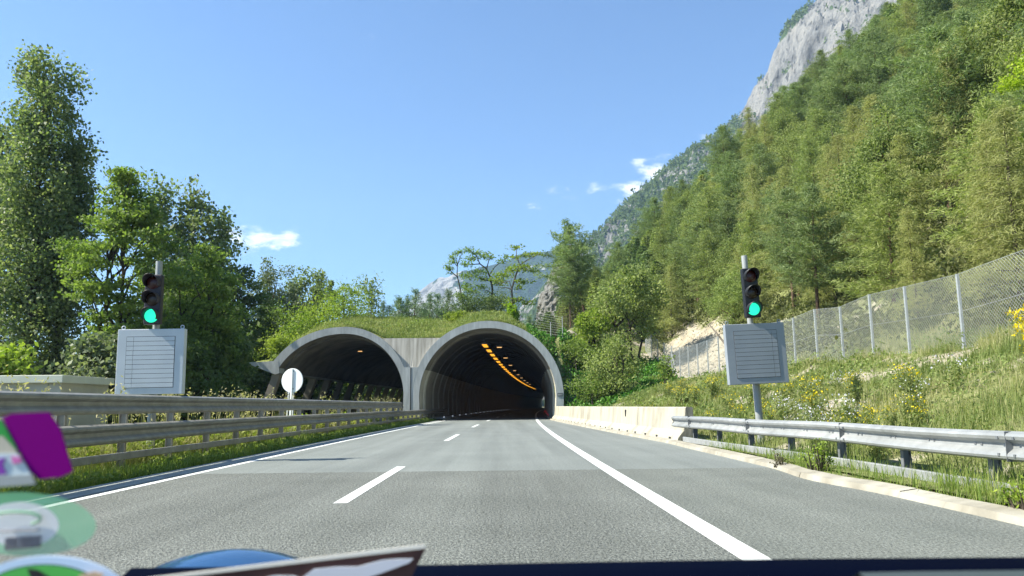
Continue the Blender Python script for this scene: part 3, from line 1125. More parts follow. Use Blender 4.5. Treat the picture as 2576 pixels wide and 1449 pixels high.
# concrete barrier, one length after another
ends = [22.0, 28.2, 34.4, 40.6, 46.8, 53.0, 59.85]
labs = ['nearest pale concrete barrier length, stained end behind the guardrail tip', 'second pale concrete barrier length from the guardrail, with a dark slot', 'third pale concrete barrier length from the guardrail',
        'fourth pale concrete barrier length from the guardrail', 'second to last pale concrete barrier length before the tunnel', 'last pale concrete barrier length, mossy, against the tunnel rim']
BP = np.array([(0, .10), (.02, .17), (.19, .36), (.26, 1.0), (.29, 1.03), (.44, 1.03), (.47, 1.0), (.50, .36), (.58, .17), (.58, .06), (.0, .06)])
for k in range(6):
    y0, y1 = ends[k], ends[k + 1] - .025
    A = Acc()
    sec = []
    for y in (y0, (y0 + y1) / 2, y1):
        x0 = float(c(y) + ub(y))
        sec.append([(x0 + a, y, b) for a, b in BP])
    A.sweep(sec, closed=True)
    for e in (0, -1):
        s = np.array(sec[e])
        cen = np.array([[s[:, 0].mean(), s[0, 1], .45]])
        A.add(np.vstack([s, cen]), [[a, (a + 1) % len(s), len(s)] for a in range(len(s))], .5, 1)
    if k < 5:
        for y in np.arange(y0 + .9, y1 - .4, 1.6):
            x0 = float(c(y) + ub(y))
            A.box((x0 + .055, y, .115), (.12, .22, .085), mi=2)
    if k == 1:
        y = y0 + 2.2
        A.box((float(c(y) + ub(y)) + .225, y, .78), (.05, .09, .26), mi=2)
    o = A.build('concrete_barrier', [M['barrier'], M['stain'], M['gap']])
    tag(o, labs[k], 'barrier', 'concrete barrier lengths')


# ------------------------------------------------------------------ signal poles with display boards
def display_board(parent, z, side, mat, gapdir):
    w = 1.40
    A = Acc()
    A.box((0, 0, z), (w, .17, w))
    b = bevel(A.build('display_board', mat, parent), .012)
    b.location = (0, -.16, 0)
    A = Acc()
    A.box((0, -.0865, z - .01), (1.02, .006, 1.10))
    A.build('backing', M['gap'], b)
    A = Acc()
    n = 11
    hh = 1.09 / n
    xs = -.505
    cut = .875 if gapdir > 0 else .145
    for k in range(n):
        zc = z - .01 - .545 + hh * (k + .5)
        wa = 1.01 * cut
        A.box((xs + wa / 2, -.091, zc), (wa - .006, .012, hh - .008))
        A.box((xs + wa + (1.01 - wa) / 2, -.091, zc), (1.01 - wa - .006, .012, hh - .008))
    A.build('slat_panel', mat, b)
    for sx in (-1, 1):
        A = Acc()
        a = np.linspace(0, 2 * PI, 13)
        A.tube(np.stack([sx * .62 + .035 * np.cos(a), 0 * a, z + w / 2 + .045 + .035 * np.sin(a)], -1), .011, 5)
        A.build('eyelet', mat, b)
    return b


def signal(x, y, zb, heads, pole_top, label, bmat, hmat, gapdir, lean=0.0, rot=0.0):
    """zb: centre of the board, heads: (bottom, top) of the signal head"""
    t = thing('traffic_signal', label, 'traffic light', (x, y, 0), 'signal poles beside the road')
    A = Acc()
    A.tube([(0, 0, -.1), (0, 0, zb - .5)], .085, 10)
    A.tube([(0, 0, zb - .5), (0, 0, pole_top)], .07, 10)
    A.tube([(0, 0, zb - .62), (0, 0, zb - .47)], .10, 10)
    A.tube([(0, 0, .0), (0, 0, .06)], .16, 10)
    A.build('pole', M['pole'], t, smooth=True)
    display_board(t, zb, 1, bmat, gapdir)
    h0, h1 = heads
    H = h1 - h0
    A = Acc()
    A.box((0, 0, (h0 + h1) / 2), (.36, .16, H))
    hd = bevel(A.build('signal_head', hmat, t), .025, 2)
    hd.location = (0, -.20, 0)
    A = Acc()
    for z in (h0 + .12, h1 - .12):
        A.box((0, .10, z), (.10, .12, .05))
    A.build('bracket', hmat, hd)
    for k, nm in enumerate(('lens_green', 'lens_amber', 'lens_red')):
        z = h0 + H * (k + .5) / 3
        A = Acc()
        a = np.arange(24) * 2 * PI / 24
        secs = []
        for r, d in ((.145, -.082), (.145, -.095), (.10, -.112), (.05, -.12), (.001, -.122)):
            secs.append(np.stack([r * np.cos(a), np.full(24, d), z + r * np.sin(a)], -1))
        A.sweep(secs, closed=True)
        lo_ = A.build('lens', M[nm], hd, smooth=True)
        lo_['label'] = {'lens_green': 'lit green lens', 'lens_amber': 'dark amber lens', 'lens_red': 'dark red lens'}[nm]
        A = Acc()
        a = np.linspace(-.55, PI + .55, 22)
        secs = []
        for r, d0, slope in ((.162, -.08, 0), (.162, -.36, 1), (.152, -.36, 1), (.152, -.08, 0)):
            yy_ = np.where(slope, d0 + .14 * (1 - np.clip(np.sin(a) + .35, 0, 1.35) / 1.35), d0)
            secs.append(np.stack([r * np.cos(a), yy_, z + r * np.sin(a)], -1))
        A.sweep(secs)
        A.build('visor', hmat, hd, smooth=True)
    t.rotation_euler = (0, lean, rot)
    return t


pr_ = at(1909, 1000, 17.85)
signal(pr_.x + .0, 17.85, 2.26, (3.10, 4.27), 4.62, 'green lit traffic signal over a dark grey slatted board by the right guardrail', M['board'], M['black'], 1, lean=-.035, rot=.02)
pl_ = at(386, 1000, 16.7)
signal(pl_.x, 16.7, 2.13, (2.93, 4.02), 4.36, 'green lit traffic signal over a pale slatted board behind the left guardrail', M['board_pale'], M['black_faded'], -1, lean=-.012, rot=.05)

# round sign seen from behind
p = at(735, 957, 28.6)
t = thing('round_sign', 'white round road sign seen from behind, behind the left guardrail', 'road sign', (p.x, p.y, 0))
A = Acc()
a = np.arange(40) * 2 * PI / 40
secs = [np.stack([r * np.cos(a), np.full(40, d), p.z + r * np.sin(a)], -1) for r, d in ((.001, -.012), (.44, -.012), (.45, -.006), (.45, .012), (.44, .016), (.001, .016))]
A.sweep(secs, closed=True)
t.rotation_euler.z = -.3
A.build('disc', M['white'], t)
A = Acc()
A.box((0, -.045, (p.z + .45) / 2 - .03), (.07, .055, p.z + .48))
A.build('post', M['white'], t)
for sx in (-1, 1):
    A = Acc()
    A.tube([(sx * .10 - .05, .02, p.z - .4), (sx * .14 - .22, .25, -.05)], .025, 6)
    A.build('strut', M['white'], t)
for z in (p.z - .3, p.z + .35):
    A = Acc()
    A.box((0, -.02, z), (.16, .012, .05))
    A.build('clamp', M['pole'], t)

# flat-roofed shed far left
p0 = at(155, 990, 30)
zt = at(155, 943, 30).z
t = thing('flat_roofed_shed', 'low beige flat roofed shed behind the left guardrail', 'shed', (p0.x - 3, 30, 0))
A = Acc()
A.box((0, 1.9, (zt - .3) / 2), (5.8, 3.6, zt - .3))
for k in range(5):
    A.box((-2.4 + 1.2 * k, .085, (zt - .3) / 2), (.03, .02, zt - .35), mi=1)
A.build('wall', [M['shed'], M['gutter']], t)
A = Acc()
A.box((0, 1.9, zt - .15), (6.1, 4.0, .30))
bevel(A.build('roof', M['shed_roof'], t), .02)


# ------------------------------------------------------------------ chain-link fence on the bank
FX = lambda y: 14.0 - .35 * sstep(45, 75, y)
fposts = [(13.9, 16.3), (14.0, 19.6), (14.05, 22.9), (14.0, 25.9)] + [(float(FX(y)), y) for y in np.arange(28.45, 74, 2.55)]


def fence(posts, label, height, braces=()):
    t = thing('chain_link_fence', label, 'fence', (0, 0, 0))
    A = Acc()
    tops = []
    for k, (x, y) in enumerate(posts):
        z = float(hill(np.array([x]), np.array([y]))[0])
        tops.append((x, y, z))
        P = Acc()
        P.box((0, 0, height / 2 - .15), (.075, .075, height + .3))
        P.build('post', M['fence_post'], t).location = (x, y, z)
        if k in braces:
            for s in (-1, 1):
                P = Acc()
                P.tube([(x, y + s * .05, z + height * .72), (x + .1, y + s * 1.1, z - .1)], .03, 6)
                P.build('brace', M['fence_post'], t)
    hm = height - .06
    for (x0, y0, z0), (x1, y1, z1) in zip(tops[:-1], tops[1:]):
        p0_, p1_ = np.array([x0 - .045, y0]), np.array([x1 - .045, y1])
        Ln = np.linalg.norm(p1_ - p0_)
        d = .12 if y0 < 40 else .18
        r = .0034 if y0 < 40 else .0048

        def P3(s, h):
            q = p0_ + (p1_ - p0_) * (s / Ln)
            return np.array([q[0], q[1], z0 + (z1 - z0) * s / Ln + h + .04])
        for sgn in (1, -1):
            for k in np.arange(-hm, Ln + hm, d):
                # line s = k + sgn*h (sgn +) ; clip to the panel
                h0, h1 = 0.0, hm
                if sgn > 0:
                    h0, h1 = max(h0, -k), min(h1, Ln - k)
                    if h1 - h0 < .02:
                        continue
                    a_, b_ = P3(k + h0, h0), P3(k + h1, h1)
                else:
                    kk = k + hm
                    h0, h1 = max(h0, kk - Ln), min(h1, kk)
                    if h1 - h0 < .02:
                        continue
                    a_, b_ = P3(kk - h0, h0), P3(kk - h1, h1)
                A.tube([a_, b_], r, 3, cap=False)
        for h in (.02, hm * .5, hm):
            A.tube([P3(0, h), P3(Ln, h)], .006, 3, cap=False)
    A.build('wire_mesh', M['wire'], t)
    return t


fence(fposts, 'chain link fence with galvanised posts along the bank below the wood', 2.35, braces=(8, 17))
fp2 = [(5.6, 70), (7.2, 69.2), (8.8, 69.0)]
t = thing('chain_link_fence', 'short bit of old wire fence above the right tunnel arch', 'fence', (0, 0, 0))
for (px, py) in ((1415, 850), (1385, 838)):
    p = at(px, py, 66)
    z = float(hill(np.array([p.x]), np.array([66.]))[0])
    A = Acc()
    A.tube([(p.x, 66, z - .2), (p.x, 66, z + 1.9)], .04, 6)
    A.build('post', M['pole'], t)
A = Acc()
pa_, pb_ = at(1415, 850, 66), at(1385, 838, 66)
for k in range(9):
    A.tube([(pa_.x, 66, pa_.z + .2 + .2 * k), (pb_.x - 1.2, 67.5, pb_.z + .3 + .22 * k)], .007, 3)
A.build('wire_mesh', M['wire'], t)


# ------------------------------------------------------------------ vegetation
def unit(v):
    return v / (np.linalg.norm(v, axis=-1, keepdims=True) + 1e-9)


def leaves(A, cen, size, rnd, rng, wid=.62, dirs=None, droop=0.0):
    """one rhombus leaf per centre, turned at random (or along dirs)"""
    n = len(cen)
    a = unit(rng.normal(size=(n, 3))) if dirs is None else unit(dirs)
    a[:, 2] -= droop
    a = unit(a)
    b = unit(np.cross(a, rng.normal(size=(n, 3))))
    s = (np.broadcast_to(size, (n,)) * rng.uniform(.7, 1.35, n))[:, None]
    v = np.stack([cen - a * s * .5, cen + b * s * wid * .5, cen + a * s * .5, cen - b * s * wid * .5], 1)
    q = np.arange(n * 4).reshape(n, 4)
    A.add(v.reshape(-1, 3), q, np.repeat(np.clip(rnd, 0, 1), 4))


def limb(A, p0, p1, r0, r1, rng, sag=0.0, wob=.06, n=6, sides=5):
    p0, p1 = np.asarray(p0, float), np.asarray(p1, float)
    t = np.linspace(0, 1, n)[:, None]
    L_ = np.linalg.norm(p1 - p0)
    p = p0 + (p1 - p0) * t
    w = np.cumsum(rng.normal(size=(n, 3)), 0) * wob * L_ / n
    w[0] = 0
    p = p + w
    p[:, 2] += sag * L_ * (t[:, 0] * (1 - t[:, 0]))
    A.tube(p, np.linspace(r0, r1, n), sides)
    return p


def poplar(H, Wd, n, seed, base=.12, leaf=.22, open_=.5, gaps=.0):
    rng = np.random.default_rng(seed)
    T, C = Acc(), Acc()
    tr = limb(T, (0, 0, -.3), (rng.normal() * .3, rng.normal() * .3, H * .96), H * .014 + .05, .02, rng, wob=.03, n=12, sides=7)
    cl = []
    nb = int(H * 4.2)
    for k in range(nb):
        f = base + (.97 - base) * ((k + rng.uniform()) / nb)
        z = f * H
        pr = (1 - f) ** .36 * min(1, (f - base + .06) / .22 + .35)
        Lb = Wd * pr * rng.uniform(.6, 1.35) + .35
        az = k * 2.4 + rng.normal() * .4
        up = rng.uniform(.5, 1.2)
        o = np.array([np.interp(z, tr[:, 2], tr[:, 0]), np.interp(z, tr[:, 2], tr[:, 1]), z])
        e = o + Lb * np.array([math.cos(az), math.sin(az), up])
        limb(T, o, e, .012 * Lb + .015, .008, rng, sag=-.15, n=4, sides=4)
        m = max(2, int(Lb * 1.8))
        for t in np.linspace(.3, 1.02, m):
            q = o + (e - o) * t
            if rng.uniform() < gaps:
                continue
            cl.append((q + rng.normal(size=3) * .28, .30 + .22 * rng.uniform(), rng.uniform()))
    per = max(4, int(n / len(cl)))
    cen, rnd = [], []
    for q, s, b in cl:
        d = np.clip(rng.normal(size=(per, 3)), -1.7, 1.7) * s * np.array([1, 1, 1.15])
        cen.append(q + d)
        rnd.append(np.clip(.15 + .5 * b + rng.normal(size=per) * .22, 0, 1))
    leaves(C, np.concatenate(cen), leaf, np.concatenate(rnd), rng, .75)
    return T, C


def broadleaf(H, Wd, n, seed, base=.25, leaf=.2, flat=.75, clumps=90, cs=.15, top=1.0, trunks=1, lean=0.0, shell=.6, rs=.02):
    rng = np.random.default_rng(seed)
    T, C = Acc(), Acc()
    zc, hz = H * (base + 1) / 2, H * (1 - base) / 2
    cl = []
    tries = 0
    while len(cl) < clumps and tries < clumps * 20:
        tries += 1
        d = unit(rng.normal(size=3))
        r = rng.uniform() ** (1 / 2.2) if rng.uniform() > shell else rng.uniform(.75, 1.05)
        lump = 1 + .28 * math.sin(3.1 * d[0] + seed) * math.cos(2.7 * d[1] + seed * 2) + .18 * math.sin(5 * d[2] + seed)
        p = np.array([d[0] * Wd * r * lump, d[1] * Wd * r * lump, zc + d[2] * hz * r * (1 if d[2] > 0 else 1)])
        if p[2] > H * 1.02:
            continue
        if d[2] > 0.2:
            p[:2] *= 1.0 - .25 * d[2]
        p[0] += lean * p[2]
        cl.append(p)
    cl = np.array(cl)
    tops = []
    for k in range(trunks):
        b0 = np.array([rng.normal() * .4 * (trunks > 1), rng.normal() * .4 * (trunks > 1), -.3])
        e0 = np.array([lean * H * .6 + rng.normal() * Wd * .3 * (trunks > 1), rng.normal() * Wd * .3 * (trunks > 1), H * .62])
        tr = limb(T, b0, e0, H * rs / math.sqrt(trunks) + .03, .04, rng, wob=.10, n=9, sides=7)
        tops.append(tr)
    idx = rng.permutation(len(cl))[: min(len(cl), 34)]
    for i in idx:
        tr = tops[i % trunks]
        q = cl[i]
        z0 = np.clip(q[2] - .45 * np.linalg.norm(q[:2] - tr[-1][:2]) - .1 * H, tr[2][2], tr[-1][2])
        o = np.array([np.interp(z0, tr[:, 2], tr[:, 0]), np.interp(z0, tr[:, 2], tr[:, 1]), z0])
        limb(T, o, q, .010 * H * .6 + .01, .008, rng, sag=.12, wob=.14, n=6, sides=4)
    per = max(4, int(n / len(cl)))
    cen, rnd = [], []
    for q in cl:
        s = Wd * cs * rng.uniform(.75, 1.35)
        d = np.clip(rng.normal(size=(per, 3)), -1.8, 1.8) * np.array([s, s, s * flat])
        b = rng.uniform()
        cen.append(q + d)
        rnd.append(np.clip(.12 + .45 * b + .25 * rng.uniform(size=per) + .12 * rng.normal(size=per), 0, 1))
    leaves(C, np.concatenate(cen), leaf, np.concatenate(rnd), rng, .6)
    return T, C


def conifer(H, R, n, seed, base=.15, whorls=16, per=5, droop=-.1, shape=.8, tuft=.32, tw=.16, spray=.28, hang=0.0, irregular=.25, lean=0.0, rs=.012, round_top=False, bare_frac=0.0):
    rng = np.random.default_rng(seed)
    T, C = Acc(), Acc()
    tr = limb(T, (0, 0, -.4), (lean * H + rng.normal() * .1, rng.normal() * .15, H * .985), H * rs + .03, .015, rng, wob=.025, n=12, sides=6)
    cl, rn, dr = [], [], []
    for k in range(whorls):
        f = base + (1 - base) * (k + .3) / whorls
        z = f * H
        g_ = (1 - f) / (1 - base)
        if round_top:
            r = R * min(1.0, math.sqrt(max(0.02, 1 - (2 * (f - base) / (1 - base) - .75) ** 2)))
        else:
            r = R * g_ ** shape
        for j in range(per):
            az = 2 * PI * (j + rng.uniform(-.35, .35)) / per + k * 1.1
            rb = (r * rng.uniform(1 - irregular * 1.6, 1 + irregular) + .12)
            zz = z + rng.uniform(-.4, .4) * H / whorls
            o = np.array([np.interp(zz, tr[:, 2], tr[:, 0]), np.interp(zz, tr[:, 2], tr[:, 1]), zz])
            dd = droop * (0.6 + .8 * g_)
            e = o + np.array([math.cos(az) * rb, math.sin(az) * rb, dd * rb])
            p = limb(T, o, e, .008 * rb + .008, .005, rng, sag=-.10 if droop > 0 else .14, wob=.08, n=5, sides=3)
            if rng.uniform() < bare_frac:
                continue
            m = max(2, int(rb / spray * .9))
            for t in np.linspace(.22, 1.0, m):
                q = np.array([np.interp(t, np.linspace(0, 1, 5), p[:, a]) for a in range(3)])
                w = rb * .30 * (1.05 - t) + .10
                side = np.array([-math.sin(az), math.cos(az), 0])
                for s in (-1, 0, 1):
                    cl.append(q + side * s * w * rng.uniform(.6, 1.1) + rng.normal(size=3) * .07)
                    dr.append(np.array([math.cos(az), math.sin(az), dd]) + side * s * .8)
                    rn.append(rng.uniform())
    cl, dr, rn = np.array(cl), np.array(dr), np.array(rn)
    pn = max(2, int(n / len(cl)))
    cen = np.repeat(cl, pn, 0) + rng.normal(size=(len(cl) * pn, 3)) * np.array([.13, .13, .09]) * (R / 2.2 + .4)
    d = np.repeat(unit(dr), pn, 0) + rng.normal(size=(len(cl) * pn, 3)) * .75
    d[:, 2] -= hang
    cen[:, 2] -= hang * .12
    rnd = np.repeat(rn, pn) * .5 + .15 + rng.uniform(size=len(cen)) * .3 + .1 * rng.normal(size=len(cen))
    leaves(C, cen, tuft, rnd, rng, tw, dirs=d)
    return T, C


def bush(Rx, H, n, seed, leaf=.12, clumps=26, wid=.6):
    rng = np.random.default_rng(seed)
    T, C = Acc(), Acc()
    cl = rng.normal(size=(clumps, 3)) * np.array([Rx * .45, Rx * .45, H * .2]) + np.array([0, 0, H * .55])
    cl[:, 2] = np.abs(cl[:, 2])
    for q in cl[:12]:
        limb(T, (q[0] * .2, q[1] * .2, -.15), q, .018, .006, rng, wob=.1, n=4, sides=4)
    per = max(4, n // clumps)
    cen = np.repeat(cl, per, 0) + rng.normal(size=(clumps * per, 3)) * np.array([Rx * .2, Rx * .2, H * .15])
    cen[:, 2] = np.abs(cen[:, 2])
    rnd = np.repeat(rng.uniform(size=clumps), per) * .5 + rng.uniform(size=clumps * per) * .45
    leaves(C, cen, leaf, rnd, rng, wid)
    return T, C


def plant_tree(name, label, cat, TC, loc, crown_mat, bark, group=None, crown='crown', trunk='trunk', rz=0.0, s=(1, 1, 1)):
    t = thing(name, label, cat, loc, group)
    TC[0].build(trunk, bark, t, smooth=True)
    TC[1].build(crown, crown_mat, t)
    t.rotation_euler.z = rz
    t.scale = s
    return t


def spot(px, Y):
    p = at(px, 1020, Y)
    return p.x, Y, 0.0


def top_z(px, py, Y):
    return at(px, py, Y).z


# --- the wood on the left, tree by tree
B, BP_ = M['bark'], M['bark_pale']
x, y, z = spot(54, 44)
plant_tree('poplar_tree', 'tallest poplar at the left edge with a bare lower trunk', 'tree', poplar(top_z(70, 168, 44), 1.95, 30000, 31, base=.2, leaf=.20, gaps=.12), (x, y, 0), M['lf_poplar'], B)
x, y, z = spot(-60, 47)
plant_tree('poplar_tree', 'second poplar cut by the left picture edge, behind the tallest one', 'tree', poplar(19.0, 2.6, 16000, 12, base=.15, leaf=.22, gaps=.1), (x, y, 0), M['lf_poplar'], B)
x, y, z = spot(128, 46)
plant_tree('poplar_tree', 'shorter dark poplar leaning against the right side of the tallest one', 'tree', poplar(top_z(130, 385, 46), 1.25, 14000, 13, base=.22, leaf=.2, gaps=.1), (x, y, 0), M['lf_poplar'], B)
x, y, z = spot(280, 40)
plant_tree('locust_tree', 'dark spreading locust tree with layered boughs left of the traffic signal', 'tree', broadleaf(top_z(275, 425, 40), 2.15, 20000, 14, base=.24, leaf=.20, flat=.35, clumps=130, cs=.17, trunks=2), (x, y, 0), M['lf_locust'], B)
x, y, z = spot(392, 72)
plant_tree('poplar_tree', 'pale slender poplar behind the locust tree, left of a sky gap', 'tree', poplar(top_z(385, 470, 72), 1.9, 7000, 15, base=.1, leaf=.36, gaps=.1), (x, y, 0), M['lf_poplar_pale'], BP_)
x, y, z = spot(468, 72)
plant_tree('poplar_tree', 'pale slender poplar right of the sky gap, above the pale signal board', 'tree', poplar(top_z(470, 482, 72), 2.1, 7000, 16, base=.1, leaf=.36, gaps=.1), (x, y, 0), M['lf_poplar_pale'], BP_)
x, y, z = spot(530, 74)
plant_tree('poplar_tree', 'lower pale poplar beside the big white cloud', 'tree', poplar(top_z(532, 545, 74), 1.7, 6000, 17, base=.1, leaf=.36, gaps=.1), (x, y, 0), M['lf_poplar_pale'], BP_)
x, y, z = spot(495, 48)
plant_tree('locust_tree', 'bright green locust tree just right of the left traffic signal', 'tree', broadleaf(top_z(500, 618, 48), 2.1, 15000, 18, base=.22, leaf=.21, flat=.45, clumps=110, cs=.17, trunks=2), (x, y, 0), M['lf_locust'], B)
x, y, z = spot(425, 52)
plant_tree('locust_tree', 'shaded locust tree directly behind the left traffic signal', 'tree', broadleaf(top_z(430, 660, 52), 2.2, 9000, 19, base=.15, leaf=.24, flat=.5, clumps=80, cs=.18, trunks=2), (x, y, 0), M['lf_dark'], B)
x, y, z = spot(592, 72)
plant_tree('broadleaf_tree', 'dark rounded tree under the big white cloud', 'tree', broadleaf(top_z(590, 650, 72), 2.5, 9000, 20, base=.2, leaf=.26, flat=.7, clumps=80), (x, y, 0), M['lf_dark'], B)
x, y, z = spot(655, 82)
plant_tree('willow_tree', 'grey green willow with feathery top right of the white cloud', 'tree', broadleaf(top_z(655, 655, 82), 2.4, 9000, 21, base=.2, leaf=.24, flat=1.2, clumps=80), (x, y, 0), M['lf_willow'], B)
x, y, z = spot(712, 84)
plant_tree('willow_tree', 'thin pale willow between the feathery willow and the round poplar', 'tree', broadleaf(top_z(708, 678, 84), 1.7, 6000, 22, base=.2, leaf=.24, flat=1.3, clumps=60), (x, y, 0), M['lf_willow'], B)
x, y, z = spot(772, 86)
plant_tree('poplar_tree', 'round topped dark poplar above the left tunnel arch', 'tree', broadleaf(top_z(770, 662, 86), 2.6, 9000, 23, base=.15, leaf=.33, flat=.9, clumps=90), (x, y, 0), M['lf_poplar'], B)
x, y, z = spot(822, 80)
plant_tree('poplar_tree', 'small dark poplar at the right end of the left wood', 'tree', broadleaf(top_z(825, 705, 80), 1.0, 4000, 24, base=.15, leaf=.33, flat=1, clumps=50), (x, y, 0), M['lf_poplar'], B)
# lower storey
for k, (px, py, Y, wd, mat, nm, lab) in enumerate([
        (240, 850, 36, 2.0, 'lf_willow', 'willow_bush', 'grey green willow bush between the shed and the pale signal board'),
        (330, 880, 38, 1.9, 'lf_dark', 'dark_bush', 'dark bush behind the pale signal board'),
        (30, 882, 33, 1.5, 'lf_bright', 'bright_bush', 'bright yellow green bush above the beige shed'),
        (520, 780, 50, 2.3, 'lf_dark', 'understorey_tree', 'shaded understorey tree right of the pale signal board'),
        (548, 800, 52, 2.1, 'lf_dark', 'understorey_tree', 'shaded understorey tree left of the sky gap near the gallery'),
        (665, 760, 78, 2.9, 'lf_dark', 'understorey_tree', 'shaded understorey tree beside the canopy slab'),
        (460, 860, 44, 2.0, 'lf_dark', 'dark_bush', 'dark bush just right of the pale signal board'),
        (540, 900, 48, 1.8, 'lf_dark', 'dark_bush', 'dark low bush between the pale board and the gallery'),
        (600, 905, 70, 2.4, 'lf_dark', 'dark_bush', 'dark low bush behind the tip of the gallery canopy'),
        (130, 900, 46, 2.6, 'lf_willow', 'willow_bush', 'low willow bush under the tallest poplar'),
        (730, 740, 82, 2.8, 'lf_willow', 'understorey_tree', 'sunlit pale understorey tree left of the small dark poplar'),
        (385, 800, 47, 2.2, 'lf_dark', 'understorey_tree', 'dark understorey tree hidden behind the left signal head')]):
    x, y, z = spot(px, Y)
    plant_tree(nm, lab, 'tree' if 'tree' in nm else 'bush', broadleaf(top_z(px, py - 4, Y), wd * .78, 5000, 40 + k, base=.04, leaf=.2 + .002 * Y, flat=.8, clumps=60, cs=.22, trunks=3), (x, y, 0), M[mat], B)
# background of the wood: far trees seen as one dark mass
rng = np.random.default_rng(99)
A = Acc()
for k in range(46):
    px = rng.uniform(-350, 700)
    Y = rng.uniform(78, 120)
    x, y, z = spot(px, Y)
    if x > -24:
        continue
    h = rng.uniform(6.5, 9.5)
    n = 420
    cen = rng.normal(size=(n, 3)) * np.array([2.0, 2.0, h * .22]) + np.array([x, y, h * .55])
    cen[:, 2] = np.abs(cen[:, 2])
    leaves(A, cen, .7, rng.uniform(size=n), rng, .6)
    A.tube([(x, y, 0), (x, y, h * .6)], .15, 5, rnd=0)
for k in range(34):  # row of trees added to shade the gallery columns
    y = 58 + k * 3.1 + rng.uniform(-1, 1)
    x = -24.5 + float(c(y) - c(60)) - rng.uniform(0, 4)
    h = rng.uniform(8, 11)
    n = 520
    cen = rng.normal(size=(n, 3)) * np.array([1.5, 1.8, h * .26]) + np.array([x, y, h * .5])
    cen[:, 2] = np.abs(cen[:, 2])
    cen = cen[cen[:, 0] < -20.3 + float(c(y) - c(60))]
    leaves(A, cen, .75, rng.uniform(size=len(cen)), rng, .6)
struct(A.build('far_wood', M['lf_dark']), 'stuff')

# --- trees and bushes on the tunnel roof
def mz(x, y):
    return float(mound(np.array([x]), np.array([y]))[0]) if x < 4.6 else float(hill(np.array([x]), np.array([y]))[0])


def crop3(cx, cy):
    return (1150 + cx / 4.2933) * .85833, (680 + cy / 4.2933) * .85833


def drawn_tree(Y, trunk, branches, clumps, seed, r0, leaf, n, spread_y=.8):
    n = int(n * .62)
    r0 = r0 * .85
    rng = np.random.default_rng(seed)
    T, C = Acc(), Acc()
    bx, by = crop3(*trunk[0])
    base = at(bx, by, Y)
    gz = mz(base.x, Y)

    def P(cx, cy, dy=0.0):
        px, py = crop3(cx, cy)
        p = at(px, py, Y)
        return np.array([p.x - base.x, dy, p.z - gz])
    tp = [P(*q) for q in trunk]
    tp[0][2] = -.3
    T.tube(np.array(tp), np.linspace(r0, r0 * .22, len(tp)), 6)
    for br in branches:
        o = P(*br[0])
        dirn = rng.choice([-1, 1])
        pts = [o] + [P(*q, dy=dirn * spread_y * (i + 1) / len(br)) for i, q in enumerate(br[1:])]
        T.tube(np.array(pts), np.linspace(r0 * .5, r0 * .12, len(pts)), 5)
    tot = sum(c_[2] * c_[3] for c_ in clumps)
    for (cx, cy, rx, rz_) in clumps:
        q = P(cx, cy)
        sc = 75 / 1909 / 4.2933 * .85833 * (Y / 75)
        m = max(10, int(n * rx * rz_ / tot))
        cen = q + rng.normal(size=(m, 3)) * np.array([rx * sc * .5, min(1.2, rx * sc * .5), rz_ * sc * .42])
        rnd = np.clip(rng.uniform() * .4 + rng.uniform(size=m) * .6, 0, 1)
        leaves(C, cen, leaf, rnd, rng, .5)
        for i in range(min(7, m // 6)):
            e = cen[rng.integers(m)]
            limb(T, q + np.array([0, 0, -rz_ * sc * .3]), e, r0 * .12, .006, rng, wob=.1, n=4, sides=3)
    return T, C, (base.x, Y, gz)


T, C, loc = drawn_tree(75, [(880, 1085), (868, 1000), (886, 880), (845, 690), (812, 545), (815, 420), (806, 320)],
                       [[(812, 560), (740, 500), (690, 440)], [(814, 430), (770, 370), (760, 300)], [(850, 780), (820, 790)], [(815, 420), (850, 300), (880, 250)]],
                       [(690, 440, 60, 45), (725, 470, 60, 30), (760, 315, 50, 55), (805, 270, 45, 30), (750, 380, 70, 30), (850, 250, 60, 30), (820, 790, 60, 40), (725, 520, 50, 18), (850, 850, 40, 30)], 201, .13, .20, 1100)
plant_tree('locust_tree', 'thin crooked tree on the tunnel roof, leftmost of three, sparse leaves', 'tree', (T, C), loc, M['lf_locust'], B)
T, C, loc = drawn_tree(77, [(1252, 900), (1255, 700), (1225, 560), (1180, 460), (1095, 395), (1060, 300), (960, 225)],
                       [[(1232, 520), (1290, 440), (1440, 330)], [(1095, 400), (1030, 410), (960, 425)], [(1182, 465), (1210, 370), (1260, 290)], [(1250, 780), (1200, 740), (1110, 735)], [(1240, 620), (1150, 600), (1080, 560)], [(1060, 305), (1000, 330), (940, 380)]],
                       [(950, 225, 90, 40), (1050, 260, 80, 45), (1150, 290, 110, 55), (1000, 330, 110, 40), (1230, 320, 60, 40), (920, 400, 90, 50), (1380, 360, 100, 40), (1430, 300, 40, 40),
                        (1080, 500, 150, 45), (960, 550, 130, 50), (1150, 590, 110, 40), (930, 680, 90, 60), (1000, 740, 110, 40), (1110, 690, 90, 40), (900, 820, 80, 50), (1330, 640, 90, 50), (1250, 850, 90, 40)], 202, .15, .24, 3300)
plant_tree('locust_tree', 'crooked tree with arching bare limbs on the tunnel roof, middle of three', 'tree', (T, C), loc, M['lf_locust'], B)
